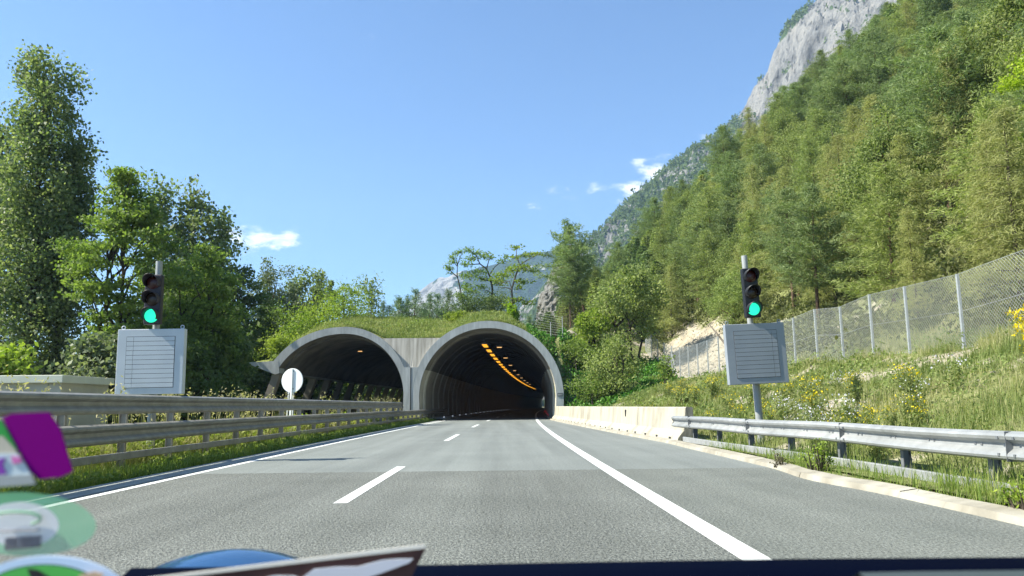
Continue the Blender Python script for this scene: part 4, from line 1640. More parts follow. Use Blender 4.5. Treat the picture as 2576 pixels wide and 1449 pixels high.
T, C, loc = drawn_tree(72, [(1500, 1165), (1510, 1000), (1498, 720), (1545, 560), (1598, 410), (1560, 300), (1556, 200)],
                       [[(1598, 420), (1690, 360), (1870, 275)], [(1500, 730), (1470, 610), (1300, 650)], [(1545, 610), (1620, 620), (1700, 640)], [(1508, 890), (1590, 840), (1730, 900)], [(1500, 720), (1420, 690), (1340, 690)]],
                       [(1550, 190, 105, 35), (1690, 290, 120, 38), (1800, 270, 110, 30), (1540, 320, 80, 25), (1500, 470, 120, 45), (1620, 440, 160, 45), (1740, 480, 110, 40), (1390, 540, 160, 45), (1300, 610, 110, 40), (1640, 620, 120, 40),
                        (1560, 850, 130, 40), (1680, 890, 110, 40), (1480, 920, 80, 50), (1600, 700, 60, 40)], 203, .16, .24, 3000)
plant_tree('locust_tree', 'thin tree with flat layered boughs on the tunnel roof, rightmost of three', 'tree', (T, C), loc, M['lf_bright'], BP_)

sap = None
rng = np.random.default_rng(5)
saps = [conifer(h, r, 1500, 300 + i, base=.04, whorls=8, per=5, droop=.7, shape=1.0, tuft=.34, tw=.14, spray=.26, irregular=.3, rs=.012) for i, (h, r) in enumerate([(4.0, 1.05), (3.4, 1.15), (2.8, 1.0)])]
protos = []
for i in range(3):
    t = plant_tree('young_pine', 'young pine in the row along the crest of the tunnel roof', 'tree', saps[i], (0, 0, 0), M['lf_sap'], M['bark_pine'], 'young pines on the tunnel roof')
    protos.append(t)
used = [False] * 3
for k, (px, Y, s) in enumerate([(965, 80, .75), (985, 84, .9), (1003, 79, 1.15), (1022, 83, .95), (1042, 80, 1.2), (1060, 85, 1.0), (1080, 79, .9), (1098, 82, 1.15), (1113, 84, .95), (1128, 80, 1.0), (1150, 84, .9), (1180, 80, .8), (1330, 82, .8), (1072, 88, 1.1), (1010, 90, 1.0)]):
    i = k % 3
    p = at(px, 790, Y)
    o = protos[i] if not used[i] else copy_tree(protos[i])
    used[i] = True
    o.location = (p.x, Y, mz(p.x, Y) - .1)
    o.rotation_euler.z = rng.uniform(0, 6)
    o.scale = (s, s, s)
for k, (px, Y, Rx, H_, mat, nm, lab) in enumerate([
        (1190, 74, 1.9, 2.6, 'lf_spruce', 'conifer_bush', 'dark evergreen bush under the middle roof tree'),
        (1250, 76, 1.9, 2.9, 'lf_spruce', 'conifer_bush', 'dark evergreen bush between the middle and right roof trees'),
        (1290, 71, .5, 1.4, 'lf_yellow', 'yellow_bush', 'small yellow bush left of the right roof tree trunk'),
        (1150, 71, 1.1, 1.0, 'lf_bright', 'bright_bush', 'low bright bush left of the leftmost roof tree'),
        (862, 70, 2.3, 3.6, 'lf_bright', 'locust_bush', 'bright locust bush on the roof above the left arch crown'),
        (805, 68, 2.2, 3.4, 'lf_bright', 'locust_bush', 'bright locust bush left of the left arch crown'),
        (748, 66, 2.1, 3.2, 'lf_bright', 'locust_bush', 'bright locust bush on the left shoulder of the left arch'),
        (705, 64, 1.3, 2.0, 'lf_bright', 'locust_bush', 'small bright locust bush just above the canopy slab'),
        (900, 78, 1.6, 2.6, 'lf_locust', 'dark_bush', 'darker bush between the locust bushes and the young pines'),
        (1360, 72, 1.4, 2.4, 'lf_dark', 'dark_bush', 'dark bush right of the rightmost roof tree'),
        (1390, 78, 1.6, 2.6, 'lf_brown', 'bare_bush', 'grey brown leafless bush above the right arch'),
        (1425, 76, 1.6, 2.8, 'lf_brown', 'bare_bush', 'second grey brown leafless bush, beside the rock outcrop')]):
    p = at(px, 800, Y)
    plant_tree(nm, lab, 'bush', bush(Rx, H_, 2600 if 'brown' not in mat else 1500, 500 + k, leaf=.2, clumps=34, wid=.5 if 'brown' not in mat else .12), (p.x, Y, mz(p.x, Y) - .1), M[mat], B, crown='foliage', trunk='stems')
p = at(868, 770, 74)
plant_tree('locust_tree', 'small bright locust sapling left of the little poplar on the roof', 'tree', broadleaf(at(868, 712, 74).z - mz(p.x, 74), 1.2, 900, 601, base=.25, leaf=.2, flat=.4, clumps=26, cs=.2), (p.x, 74, mz(p.x, 74)), M['lf_bright'], B)
p = at(932, 770, 84)
plant_tree('poplar_tree', 'little slender poplar alone on the roof against the sky', 'tree', poplar(at(930, 718, 84).z - mz(p.x, 84) + .4, 1.1, 1300, 602, base=.1, leaf=.26, gaps=.1), (p.x, 84, mz(p.x, 84)), M['lf_poplar'], B)

# --- the wood on the hillside
kinds = {
    'pine': [conifer(11, 2.5, 13500, 701, base=.28, whorls=15, per=5, droop=.18, shape=.45, tuft=.34, tw=.15, spray=.34, irregular=.4, round_top=True),
             conifer(13, 2.7, 15000, 702, base=.32, whorls=17, per=5, droop=.22, shape=.5, tuft=.34, tw=.15, spray=.34, irregular=.45, round_top=True),
             conifer(8.5, 2.3, 11500, 703, base=.12, whorls=13, per=5, droop=.3, shape=.6, tuft=.34, tw=.15, spray=.32, irregular=.35)],
    'spruce': [conifer(13, 2.5, 10500, 711, base=.08, whorls=24, per=6, droop=-.28, shape=.85, tuft=.42, tw=.2, spray=.34, hang=.35),
               conifer(10, 2.1, 8500, 712, base=.1, whorls=20, per=6, droop=-.22, shape=.8, tuft=.4, tw=.2, spray=.34, hang=.3)],
    'larch': [conifer(13, 2.8, 16000, 721, base=.14, whorls=24, per=6, droop=-.08, shape=.7, tuft=.34, tw=.10, spray=.32, hang=.45, irregular=.35, bare_frac=.06),
              conifer(11, 2.6, 14000, 722, base=.12, whorls=21, per=6, droop=-.12, shape=.65, tuft=.34, tw=.10, spray=.32, hang=.5, irregular=.35, bare_frac=.08)],
    'olive': [conifer(10.5, 2.7, 14000, 731, base=.12, whorls=17, per=6, droop=.02, shape=.55, tuft=.34, tw=.15, spray=.34, irregular=.4),
              broadleaf(9, 2.6, 17000, 732, base=.15, leaf=.17, flat=.7, clumps=80, cs=.17, rs=.012)],
}
kmat = {'pine': ('lf_pine', 'bark_pine'), 'spruce': ('lf_spruce', 'bark'), 'larch': ('lf_larch', 'bark'), 'olive': ('lf_olive', 'bark_pine')}
klab = {'pine': ('pine_tree', 'blue green pine with tufted boughs'), 'spruce': ('spruce_tree', 'dark pointed spruce'), 'larch': ('larch_tree', 'golden olive larch with fine drooping sprays'), 'olive': ('mixed_tree', 'olive green bushy tree')}
meshes = {}
for kd, lst in kinds.items():
    for i, (T, C) in enumerate(lst):
        nmk = klab[kd][0]
        t = T.build('trunk', M[kmat[kd][1]], smooth=True)
        cr = C.build('crown', M[kmat[kd][0]])
        meshes[(kd, i)] = (t.data, cr.data)
        bpy.data.objects.remove(t)
        bpy.data.objects.remove(cr)
HT = {('pine', 0): 11, ('pine', 1): 13, ('pine', 2): 8.5, ('spruce', 0): 13, ('spruce', 1): 10, ('larch', 0): 13, ('larch', 1): 11, ('olive', 0): 10.5, ('olive', 1): 9}
rng = np.random.default_rng(2024)
cand = []
for gy in np.arange(10, 250, 3.3):
    for gx in np.arange(0, 190, 3.3):
        x, y = gx + rng.uniform(-1.4, 1.4), gy + rng.uniform(-1.4, 1.4)
        w = x - float(xl(y)) if y < 60 else x - 4.6
        lim = 11.2 + (3.0 * math.exp(-((y - 60) / 16) ** 2)) if y < 70 else (max(0.6, 13.0 - (y - 70) * 1.1))
        if w < lim:
            continue
        if w < 17.5 and y < 60 and rng.uniform() < .12:
            continue
        z = float(hill(np.array([x]), np.array([y]))[0])
        pr_ = project((x, y, z + 5))
        if pr_ is None or not (-150 < pr_[0] < 2800) or pr_[1] > 1000:
            continue
        pt = project((x, y, z + 10))
        if pt is None or pt[1] > 980 or pr_[1] < -320:
            continue
        dist = math.sqrt(x * x + y * y + z * z)
        u_, v_ = pr_
        r = rng.uniform()
        # which kind grows where, as seen in the photograph
        if u_ > 1880 and v_ > 330 and w < 34:
            kd = 'larch' if r < .50 else 'olive' if r < .84 else 'pine' if r < .97 else 'spruce'
        elif u_ > 1900:
            kd = 'pine' if r < .50 else 'larch' if r < .60 else 'olive' if r < .97 else 'spruce'
        elif u_ > 1650:
            kd = 'pine' if r < .40 else 'spruce' if r < .43 else 'olive' if r < .94 else 'larch'
        else:
            kd = 'pine' if r < .44 else 'spruce' if r < .48 else 'olive'
        i = int(rng.integers(len(kinds[kd])))
        s = (.50 + .48 * rng.uniform() ** 1.3) * (1.0 if w > 16 else .8) * (1 - .22 * float(sstep(60, 130, y)))
        if y > 74 and w < 12:
            s *= .8
        zone = 'lower' if w < 22 else 'middle' if w < 45 else 'upper'
        cand.append((s * HT[(kd, i)] / dist, x, y, z, kd, i, s, zone, rng.uniform(0, 6.28), u_))
cand.sort(key=lambda a: -a[0])
print('hill candidates', len(cand))
NEAR = 292
for (q, x, y, z, kd, i, s, zone, rz, u_) in cand[:NEAR]:
    nmk, lb = klab[kd]
    side = 'over the fence' if y < 40 else 'beyond the tunnel mouth' if y > 62 else 'above the scree patch'
    t = thing(nmk, f'{lb} on the {zone} wooded hillside, {side}', 'tree', (x, y, z), f'{nmk.replace("_", " ")}s on the wooded hillside, {zone} slope {side}')
    for nm, me in zip(('trunk', 'crown'), meshes[(kd, i)]):
        o = bpy.data.objects.new(nm, me)
        COL.objects.link(o)
        o.parent = t
    t.rotation_euler = (rng.normal() * .02, rng.normal() * .02, rz)
    t.scale = (s * rng.uniform(.88, 1.15), s * rng.uniform(.88, 1.15), s * rng.uniform(.9, 1.12))
# the rest of the wood, too far to tell apart: one mass
acc = {k: Acc() for k in kinds}
for (q, x, y, z, kd, i, s, zone, rz, u_) in cand[NEAR:]:
    H_ = HT[(kd, i)] * s
    near_ = z * z + x * x + y * y < 115 ** 2
    n = 2500 if near_ else 700
    f = rng.uniform(.03, 1, n) ** .9
    r = (2.9 * s) * (1 - f) ** (.7 if kd in ('spruce', 'larch') else .45) * np.sqrt(rng.uniform(.15, 1, n)) + .1
    lay = np.round(f * 13) / 13 + rng.normal(size=n) * .012
    a = rng.integers(0, 7, n) * .9 + np.round(f * 13) * 1.3 + rng.normal(size=n) * .22
    cen = np.stack([x + r * np.cos(a), y + r * np.sin(a), z + lay * H_ - (.15 * r if kd in ('spruce', 'larch') else -.15 * r)], -1)
    d = np.stack([np.cos(a), np.sin(a), 0 * a - .1], -1) + rng.normal(size=(n, 3)) * .55
    tone = rng.uniform(-.18, .18)
    leaves(acc[kd], cen, .40 if near_ else .8, np.clip(rng.uniform(size=n) * .75 + .1 + tone, 0, 1), rng, .28, dirs=d)
    acc[kd].tube([(x, y, z - .5), (x, y, z + H_ * .9)], [.14, .03], 4, rnd=0.0)
main = Acc()
mats = [M[kmat[k][0]] for k in kinds]
for mi, k in enumerate(kinds):
    for kk in (3, 4):
        for f, m_ in zip(acc[k].f[kk], acc[k].m[kk]):
            pass
far = None
off = 0
allacc = Acc()
for mi, k in enumerate(kinds):
    a_ = acc[k]
    if not a_.v:
        continue
    V = np.concatenate(a_.v)
    R_ = np.concatenate(a_.r)
    base_n = allacc.n
    allacc.v.append(V)
    allacc.r.append(R_)
    for kk in (3, 4):
        if a_.f[kk]:
            f = np.concatenate(a_.f[kk]) + base_n
            allacc.f[kk].append(f)
            allacc.m[kk].append(np.full(len(f), mi, np.int32))
    allacc.n += len(V)
if allacc.n:
    struct(allacc.build('far_forest', mats), 'stuff')
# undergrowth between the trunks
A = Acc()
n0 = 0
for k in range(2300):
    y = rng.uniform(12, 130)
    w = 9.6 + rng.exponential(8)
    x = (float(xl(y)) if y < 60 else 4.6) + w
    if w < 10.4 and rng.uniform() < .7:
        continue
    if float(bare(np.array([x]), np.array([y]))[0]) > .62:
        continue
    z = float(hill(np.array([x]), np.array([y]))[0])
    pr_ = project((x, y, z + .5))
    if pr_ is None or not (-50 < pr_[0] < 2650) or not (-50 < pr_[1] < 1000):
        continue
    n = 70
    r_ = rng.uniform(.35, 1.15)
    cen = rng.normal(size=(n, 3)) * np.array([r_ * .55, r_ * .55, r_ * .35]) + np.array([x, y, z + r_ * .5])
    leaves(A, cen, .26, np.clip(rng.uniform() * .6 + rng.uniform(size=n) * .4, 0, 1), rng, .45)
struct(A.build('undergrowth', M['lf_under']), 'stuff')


def htree(px, py, Y, nm, lab, TC, mat, bark, cat='tree', rz=0.0):
    p = at(px, py, Y)
    return plant_tree(nm, lab, cat, TC, (p.x, Y, mz(p.x, Y) - .1), M[mat], M[bark], rz=rz)


# single trees that stand out
htree(1470, 700, 84, 'pine_tree', 'tall open crowned pine leaning left at the left end of the wood', conifer(11.0, 3.2, 9000, 801, base=.25, whorls=13, per=4, droop=.15, tuft=.45, tw=.16, spray=.4, irregular=.5, round_top=True, lean=-.16), 'lf_pine', 'bark_pine')
htree(1445, 700, 90, 'pine_tree', 'slim pine with a thin top behind the leaning pine', conifer(11.5, 2.5, 6000, 802, base=.3, whorls=12, per=4, droop=.2, tuft=.45, tw=.16, spray=.45, irregular=.5, round_top=True, lean=-.06), 'lf_spruce', 'bark_pine')
htree(1490, 800, 66, 'ash_tree', 'bright green leafy young tree right of the right arch', broadleaf(4.6, 1.7, 4200, 803, base=.12, leaf=.24, flat=.6, clumps=60, cs=.19, trunks=2), 'lf_bright', 'bark')
htree(1585, 800, 66, 'broadleaf_tree', 'rounded leafy tree with dark stems left of the scree patch', broadleaf(8.6, 2.7, 8500, 804, base=.3, leaf=.25, flat=.8, clumps=90, cs=.16, trunks=3), 'lf_olive', 'bark')
htree(1545, 900, 58, 'olive_bush', 'olive green bush standing on the bank left of the far fence', broadleaf(4.6, 1.9, 6000, 805, base=.05, leaf=.18, flat=.9, clumps=70, cs=.2, trunks=3), 'lf_olive', 'bark', cat='bush')
htree(1500, 940, 59, 'green_bush', 'green bush low on the bank just right of the right arch', broadleaf(2.6, 1.5, 4200, 806, base=.03, leaf=.16, flat=.8, clumps=50, cs=.22, trunks=3), 'lf_locust', 'bark', cat='bush')
htree(1440, 860, 64, 'green_bush', 'green bush above the right shoulder of the right arch', broadleaf(2.2, 1.5, 3600, 807, base=.03, leaf=.18, flat=.8, clumps=50, cs=.22, trunks=3), 'lf_locust', 'bark', cat='bush')
htree(1675, 905, 55, 'small_shrub', 'thin leafy shrub standing in the far fence', broadleaf(2.4, .7, 420, 808, base=.2, leaf=.2, flat=.8, clumps=22, cs=.25, trunks=2), 'lf_locust', 'bark', cat='bush')
htree(2640, 30, 26, 'larch_tree', 'bright yellow green tree in the top right corner', broadleaf(7.5, 1.6, 15000, 809, base=.3, leaf=.12, flat=.5, clumps=90, cs=.16), 'lf_yellow', 'bark')
# dead leaning stem
p0 = at(1835, 868, 44)
p1 = at(1785, 818, 46)
A = Acc()
A.tube([(p0.x, 44, p0.z - .3), (p0.x - .5, 44.6, (p0.z + p1.z) / 2), (p1.x, 46, p1.z)], [.06, .05, .03], 6)
tag(A.build('dead_branch', M['bark_pale']), 'bare pale stick leaning out of the wood left of the grey signal board', 'branch')

# --- creeper and low scrub beside the right arch
A = Acc()
n = 16000
y = rng.uniform(55.5, 68, n)
x = rng.uniform(2.2, 14, n)
z = np.where(x < 4.6, mound(x, np.maximum(y, 60.7)), hill(x, y))
ok = ((x < 4.6) & (y > 61)) | ((x >= 4.95))
ok &= ~((y < 60) & (x < c(60) + 4.2)) & (bare(np.maximum(x, 4.7), y) < .75)
cl = fbm(x * .8, y * .8, 91)
ok &= (cl > -.45)
x, y, z, cl = x[ok], y[ok], z[ok], cl[ok]
h = rng.uniform(0, 1, len(x)) ** 1.5 * (.25 + .6 * np.clip(cl + .4, 0, 1))
leaves(A, np.stack([x, y, z + h], -1), .22, np.clip(.5 + cl * .6 + rng.normal(size=len(x)) * .18, 0, 1), rng, .7)
struct(A.build('ivy_scrub', M['creeper']), 'stuff')


# ------------------------------------------------------------------ grass and flowers
def blades(A, x, y, z, h, w, rnd, rng, lean=.35):
    n = len(x)
    a = rng.uniform(0, 2 * PI, n)
    l = np.abs(rng.normal(size=n)) * lean * h
    d = np.stack([np.cos(a), np.sin(a)], -1)
    s = np.stack([-d[:, 1], d[:, 0]], -1) * (w / 2)[:, None]
    b = np.stack([x, y], -1)
    m = b + d * (l * .35)[:, None]
    t = b + d * l[:, None]
    h2 = np.sqrt(np.clip(h * h - l * l * .6, (.3 * h) ** 2, None))
    v = np.stack([np.stack([b[:, 0] - s[:, 0], b[:, 1] - s[:, 1], z - .02], -1), np.stack([b[:, 0] + s[:, 0], b[:, 1] + s[:, 1], z - .02], -1),
                  np.stack([m[:, 0] + s[:, 0] * .7, m[:, 1] + s[:, 1] * .7, z + h2 * .6], -1), np.stack([m[:, 0] - s[:, 0] * .7, m[:, 1] - s[:, 1] * .7, z + h2 * .6], -1),
                  np.stack([t[:, 0], t[:, 1], z + h2], -1)], 1).reshape(-1, 3)
    k = np.arange(n) * 5
    r = np.repeat(np.clip(rnd, 0, 1), 5)
    base = A.n
    A.add(v, np.stack([k, k + 1, k + 2, k + 3], -1), r)
    A.f[3].append((np.stack([k + 3, k + 2, k + 4], -1) + base).astype(np.int32))
    A.m[3].append(np.zeros(n, np.int32))


rng = np.random.default_rng(77)
# bank on the right
A = Acc()
n = 230000
yv = 5 + 57 * rng.uniform(size=n) ** 1.75
wv = .62 + 9.6 * rng.uniform(size=n) ** .85
ex = rng.uniform(size=n) < .12
wv = np.where(ex, 9 + rng.uniform(size=n) * 4, wv)
xv = xl(yv) + wv
bb = bare(xv, yv)
cl = fbm(xv * .9, yv * .9, 81)
keep = rng.uniform(size=n) < np.clip(1.05 - 2.2 * np.clip(bb - .27, 0, 1), .05, 1) * np.clip(.75 + cl, .2, 1)
keep &= ~((yv > 22) & (wv < .2))
xv, yv, wv, bb, cl = [a[keep] for a in (xv, yv, wv, bb, cl)]
zv = hill(xv, yv)
far_ = np.clip(yv / 14, .8, 3)
hv = (.12 + .30 * rng.uniform(size=len(xv)) ** 1.5) * (1 + .9 * np.clip(cl, -.5, .8)) * np.where(bb > .5, .6, 1)
hv = np.where((wv < 1.5) & (rng.uniform(size=len(xv)) < .4), hv * 1.3, hv)
tone = .42 + .5 * np.clip(fbm(xv * .35, yv * .35, 83) + .12 * rng.normal(size=len(xv)), -.7, .9) + .5 * np.clip(bb - .3, 0, .6) + .14 * rng.normal(size=len(xv)) + .12 * sstep(4, 8, wv)
blades(A, xv, yv, zv, hv, .011 * far_ + .002, tone, rng, .85)
struct(A.build('bank_grass', M['grass_bank']), 'stuff')
# leafy herbs in clumps among the bank grass
A = Acc()
n = 60000
yv = 6 + 50 * rng.uniform(size=n) ** 1.6
wv = .8 + 9 * rng.uniform(size=n)
xv = xl(yv) + wv
cl = fbm(xv * 1.1, yv * 1.1, 181)
keep = (cl > .05) & (bare(xv, yv) < .5)
xv, yv, cl = xv[keep], yv[keep], cl[keep]
hv = rng.uniform(size=len(xv)) ** 1.2 * (.15 + 1.1 * cl)
leaves(A, np.stack([xv, yv, hill(xv, yv) + hv], -1), .06 * np.clip(yv / 13, 1, 3), np.clip(.3 + .5 * fbm(xv * .5, yv * .5, 182) + .18 * rng.normal(size=len(xv)), 0, 1), rng, .45)
struct(A.build('bank_herbs', M['lf_olive']), 'stuff')
# stones on the bare earth
A = Acc()
n = 9000
yv = 8 + 75 * rng.uniform(size=n) ** 1.4
wv = .9 + 17 * rng.uniform(size=n)
xv = xl(yv) + wv
k = bare(xv, yv) > .5
xv, yv = xv[k], yv[k]
zv = hill(xv, yv)
for sc in (1.0, .8, .6):
    leaves(A, np.stack([xv + rng.normal(size=len(xv)) * .02, yv, zv + .02 * sc], -1), .06 * sc * np.clip(yv / 16, .8, 2.4), rng.uniform(size=len(xv)), rng, .8)
struct(A.build('rubble', M['stone']), 'stuff')
# strip between kerb and right guardrail
A = Acc()
n = 15000
yv = 4.5 + 16.5 * rng.uniform(size=n) ** 1.5
uo = c(yv) + kerbu(yv) + .26
wv = rng.uniform(size=n) ** 1.3
xr_ = np.interp(yv, yr, xr) + .2
xv = uo + (xr_ - uo) * (1 - wv)
cl = fbm(xv * 2.2, yv * 1.1, 84)
keep = rng.uniform(size=n) < np.clip(.62 + cl * 1.2, .12, 1)
xv, yv, cl = xv[keep], yv[keep], cl[keep]
hv = (.10 + .26 * rng.uniform(size=len(xv)) ** 1.6) * (1 + cl * .8)
blades(A, xv, yv, np.full(len(xv), .06), hv, np.full(len(xv), .010), .36 + .3 * cl + .2 * rng.normal(size=len(xv)), rng, .8)
struct(A.build('verge_grass', M['grass_verge']), 'stuff')
A = Acc()
A.add(np.array([(c(q) + kerbu(q) + o_, q, .065) for q in np.arange(-9, 22.1, .5) for o_ in (.27, 1.1)], dtype=float), [[2 * k, 2 * k + 1, 2 * k + 3, 2 * k + 2] for k in range(62)], .45)
struct(A.build('verge_soil', M['terrain']))
# left verge, low and bright
A = Acc()
n = 42000
yv = 5.5 + 56 * rng.uniform(size=n) ** 1.7
wv = rng.uniform(size=n)
xv = c(yv) - 6.12 - 1.0 * wv + .10 * fbm(yv * 1.4, yv * 0, 85)
cl = fbm(xv * 2, yv * 1.2, 86)
hv = (.06 + .20 * rng.uniform(size=n) ** 1.6) * (1 + cl) * (.55 + .45 * np.clip(wv * 3, 0, 1))
blades(A, xv, yv, np.full(n, -.05), hv + .06, .009 * np.clip(yv / 10, .9, 4), .34 + .3 * cl + .15 * rng.normal(size=n), rng, .7)
# creeping weeds
n = 9000
yv = 6 + 50 * rng.uniform(size=n) ** 1.6
xv = c(yv) - 6.2 - .75 * rng.uniform(size=n)
cl = fbm(xv * 1.6, yv * .9, 87)
k = cl > .05
leaves(A, np.stack([xv[k], yv[k], .02 + .22 * rng.uniform(size=k.sum()) * (cl[k] + .3)], -1), .07 * np.clip(yv[k] / 12, 1, 3), .3 + .4 * rng.uniform(size=k.sum()), rng, .7)
struct(A.build('verge_grass', M['grass_verge']), 'stuff')
# tall straw-coloured grass behind the left rail
A = Acc()
n = 65000
yv = 6 + 56 * rng.uniform(size=n) ** 1.5
xv = c(yv) - 7.2 - 2.2 * rng.uniform(size=n) ** .9
cl = fbm(xv * .9, yv * .6, 88)
hv = (.30 + .5 * rng.uniform(size=n)) * (1 + .5 * cl)
blades(A, xv, yv, np.full(n, -.05), hv, .010 * np.clip(yv / 10, .9, 4), .30 + .45 * rng.uniform(size=n) + .4 * cl, rng, .45)
n = 900
yv = 9 + 46 * rng.uniform(size=n) ** 1.3
xv = c(yv) - 7.3 - 1.8 * rng.uniform(size=n)
k = fbm(xv * .6, yv * .45, 89) > -.12
xv, yv = xv[k], yv[k]
hv = rng.uniform(1.05, 1.75, len(xv))
blades(A, xv, yv, np.full(len(xv), -.05), hv, .010 * np.clip(yv / 14, .9, 3), .55 + .4 * rng.uniform(size=len(xv)), rng, .16)
q = np.repeat(np.stack([xv, yv, hv * .93 - .05], -1), 9, 0) + rng.normal(size=(len(xv) * 9, 3)) * np.array([.05, .05, .12])
leaves(A, q, .09, .6 + .4 * rng.uniform(size=len(q)), rng, .35)
struct(A.build('tall_grass', M['grass_tall']), 'stuff')
# leafy herbs in the gap behind the left rail
A = Acc()
n = 22000
yv = 6 + 50 * rng.uniform(size=n) ** 1.5
xv = c(yv) - 7.25 - 2.0 * rng.uniform(size=n)
cl = fbm(xv * .9, yv * .6, 90)
leaves(A, np.stack([xv, yv, (.05 + .75 * rng.uniform(size=n)) * (.75 + .5 * cl)], -1), .085 * np.clip(yv / 12, 1, 3), np.clip(.5 + .5 * cl + .15 * rng.normal(size=n), 0, 1), rng, .6)
struct(A.build('tall_herbs', M['lf_bright']), 'stuff')
# roof grass
A = Acc()
n = 60000
xv = rng.uniform(-18.5, 4.4, n)
yv = 60.9 + 24 * rng.uniform(size=n) ** 1.6
zv = mound(xv, yv)
cl = fbm(xv * .9, yv * .9, 92)
hv = (.12 + .30 * rng.uniform(size=n) ** 2) * (1 + .8 * cl)
blades(A, xv, yv, zv, hv, np.full(n, .045), .35 + .5 * fbm(xv * .4, yv * .4, 93) + .2 * rng.normal(size=n), rng, .6)
struct(A.build('roof_grass', M['grass_roof']), 'stuff')
A = Acc()
n = 26000
xv = rng.uniform(-18.5, 4.4, n)
yv = 61.1 + 22 * rng.uniform(size=n) ** 1.5
cl = fbm(xv * 1.3, yv * .8, 192)
k = cl > .12
xv, yv, cl = xv[k], yv[k], cl[k]
leaves(A, np.stack([xv, yv, mound(xv, yv) + rng.uniform(size=len(xv)) * (.1 + .9 * (cl - .1))], -1), .17, np.clip(.4 + .4 * fbm(xv * .5, yv * .5, 193) + .2 * rng.normal(size=len(xv)), 0, 1), rng, .5)
struct(A.build('roof_herbs', M['lf_olive']), 'stuff')


def flower_plant(H_, n_st, n_fl, seed, mat, nm, lab, grp, leafm='grass_bank'):
    rng = np.random.default_rng(seed)
    t = thing(nm, lab, 'flower', (0, 0, 0), grp)
    St, Fl = Acc(), Acc()
    tips = []
    for k in range(n_st):
        a = rng.uniform(0, 6.28)
        r = rng.uniform(.05, .32)
        e = np.array([math.cos(a) * r, math.sin(a) * r, H_ * rng.uniform(.6, 1.05)])
        limb(St, (e[0] * .3, e[1] * .3, -.05), e, .006, .003, rng, wob=.05, n=3, sides=3)
        tips.append(e)
        lv = np.outer(rng.uniform(.15, .95, 22), e) + rng.normal(size=(22, 3)) * .05
        leaves(St, lv, .10, rng.uniform(.1, .6, 22), rng, .3)
    tips = np.array(tips)
    cen = np.repeat(tips, n_fl, 0) + rng.normal(size=(len(tips) * n_fl, 3)) * np.array([.07, .07, .045])
    leaves(Fl, cen, .036, rng.uniform(size=len(cen)), rng, .9)
    St.build('stems', M[leafm], t)
    Fl.build('blossom', M[mat], t)
    return t


def scatter_flowers(protos, spots):
    used = set()
    for k, (x, y, s) in enumerate(spots):
        i = k % len(protos)
        o = protos[i] if i not in used else copy_tree(protos[i])
        used.add(i)
        o.location = (x, y, float(hill(np.array([x]), np.array([y]))[0]) - .02)
        o.rotation_euler.z = rng.uniform(0, 6)
        o.scale = (s, s, s)


yp = [flower_plant(.75, 17, 3, 900 + i, 'flower', 'ragwort_plant', 'yellow flowering ragwort clump on the grassy bank behind the right guardrail', 'yellow ragwort clumps on the bank') for i in range(3)]
sp = []
for (px, py, Y, n, sx) in [(q_[0], q_[1], q_[2], max(2, int(q_[3] * .55)), q_[4]) for q_ in [(2080, 1050, 17, 6, 60), (2180, 1058, 14.5, 9, 70), (2290, 1062, 13.5, 8, 60), (2130, 1000, 18.5, 5, 60), (2260, 985, 16.5, 4, 40), (2040, 985, 22, 6, 70), (1960, 1010, 20, 6, 60), (1880, 1000, 27, 7, 60), (1800, 985, 33, 8, 60), (1730, 1000, 34, 8, 60), (1690, 985, 42, 6, 40), (1860, 1025, 24, 5, 50)]]:
    for k in range(n):
        Yk = Y + rng.normal() * .8
        p = at(px + rng.normal() * sx * .6, py, Yk)
        x = max(p.x, float(xl(Yk)) + .9)
        sp.append((x, Yk, rng.uniform(.6, 1.0) * (1 + Yk / 80)))
scatter_flowers(yp, sp)
wp = [flower_plant(.7, 9, 4, 950 + i, 'flower_white', 'chicory_plant', 'pale white and lilac flowering weed on the bank behind the right guardrail', 'pale flowering weeds on the bank') for i in range(2)]
sp = []
for (px, Y, n, sx) in [(2060, 16.5, 6, 70), (1990, 18.5, 5, 60), (2120, 15.5, 4, 60), (2360, 15, 3, 60), (2100, 22, 4, 80)]:
    for k in range(n):
        Yk = Y + rng.normal() * .8
        p = at(px + rng.normal() * sx * .6, 1040, Yk)
        sp.append((max(p.x, float(xl(Yk)) + 1.0), Yk, rng.uniform(.7, 1.1)))
scatter_flowers(wp, sp)
gp = flower_plant(1.35, 12, 60, 970, 'flower', 'goldenrod_plant', 'tall goldenrod with yellow plumes at the right picture edge', None)
p = at(2592, 900, 12.6)
gp.location = (p.x, 12.6, float(hill(np.array([p.x]), np.array([12.6]))[0]))
gp.scale = (.85, .85, 1.15)
# two weeds growing in the kerb joint
for k, (px, py, H_, mat, lab) in enumerate([(1945, 1180, .22, 'lf_brown', 'dry reddish weed growing out of the right kerb'), (2032, 1195, .42, 'lf_locust', 'thin green weed standing in the right kerb joint')]):
    d = ray(px, py)
    s = CAMZ / -d.z
    x, y = d.x * s, d.y * s
    T, C = bush(.16 if k == 0 else .09, H_, 160 if k == 0 else 40, 980 + k, leaf=.05, clumps=12, wid=.4)
    plant_tree('kerb_weed', lab, 'weed', (T, C), (x + .12, y, .03), M[mat], M['bark'], crown='foliage', trunk='stems')
for k, (px, Y, H_, lab) in enumerate([(2060, 12.0, .5, 'leafy green weed under the right guardrail, far from the picture edge'), (2560, 7.4, .45, 'leafy bright weed in the bottom right corner by the kerb')]):
    p = at(px, 1150, Y)
    T, C = bush(.20, H_ * .8, 260, 990 + k, leaf=.05, clumps=16, wid=.55)
    plant_tree('verge_weed', lab, 'weed', (T, C), (min(p.x, 5.33), Y, .05), M['lf_bright'], M['bark'], crown='foliage', trunk='stems')


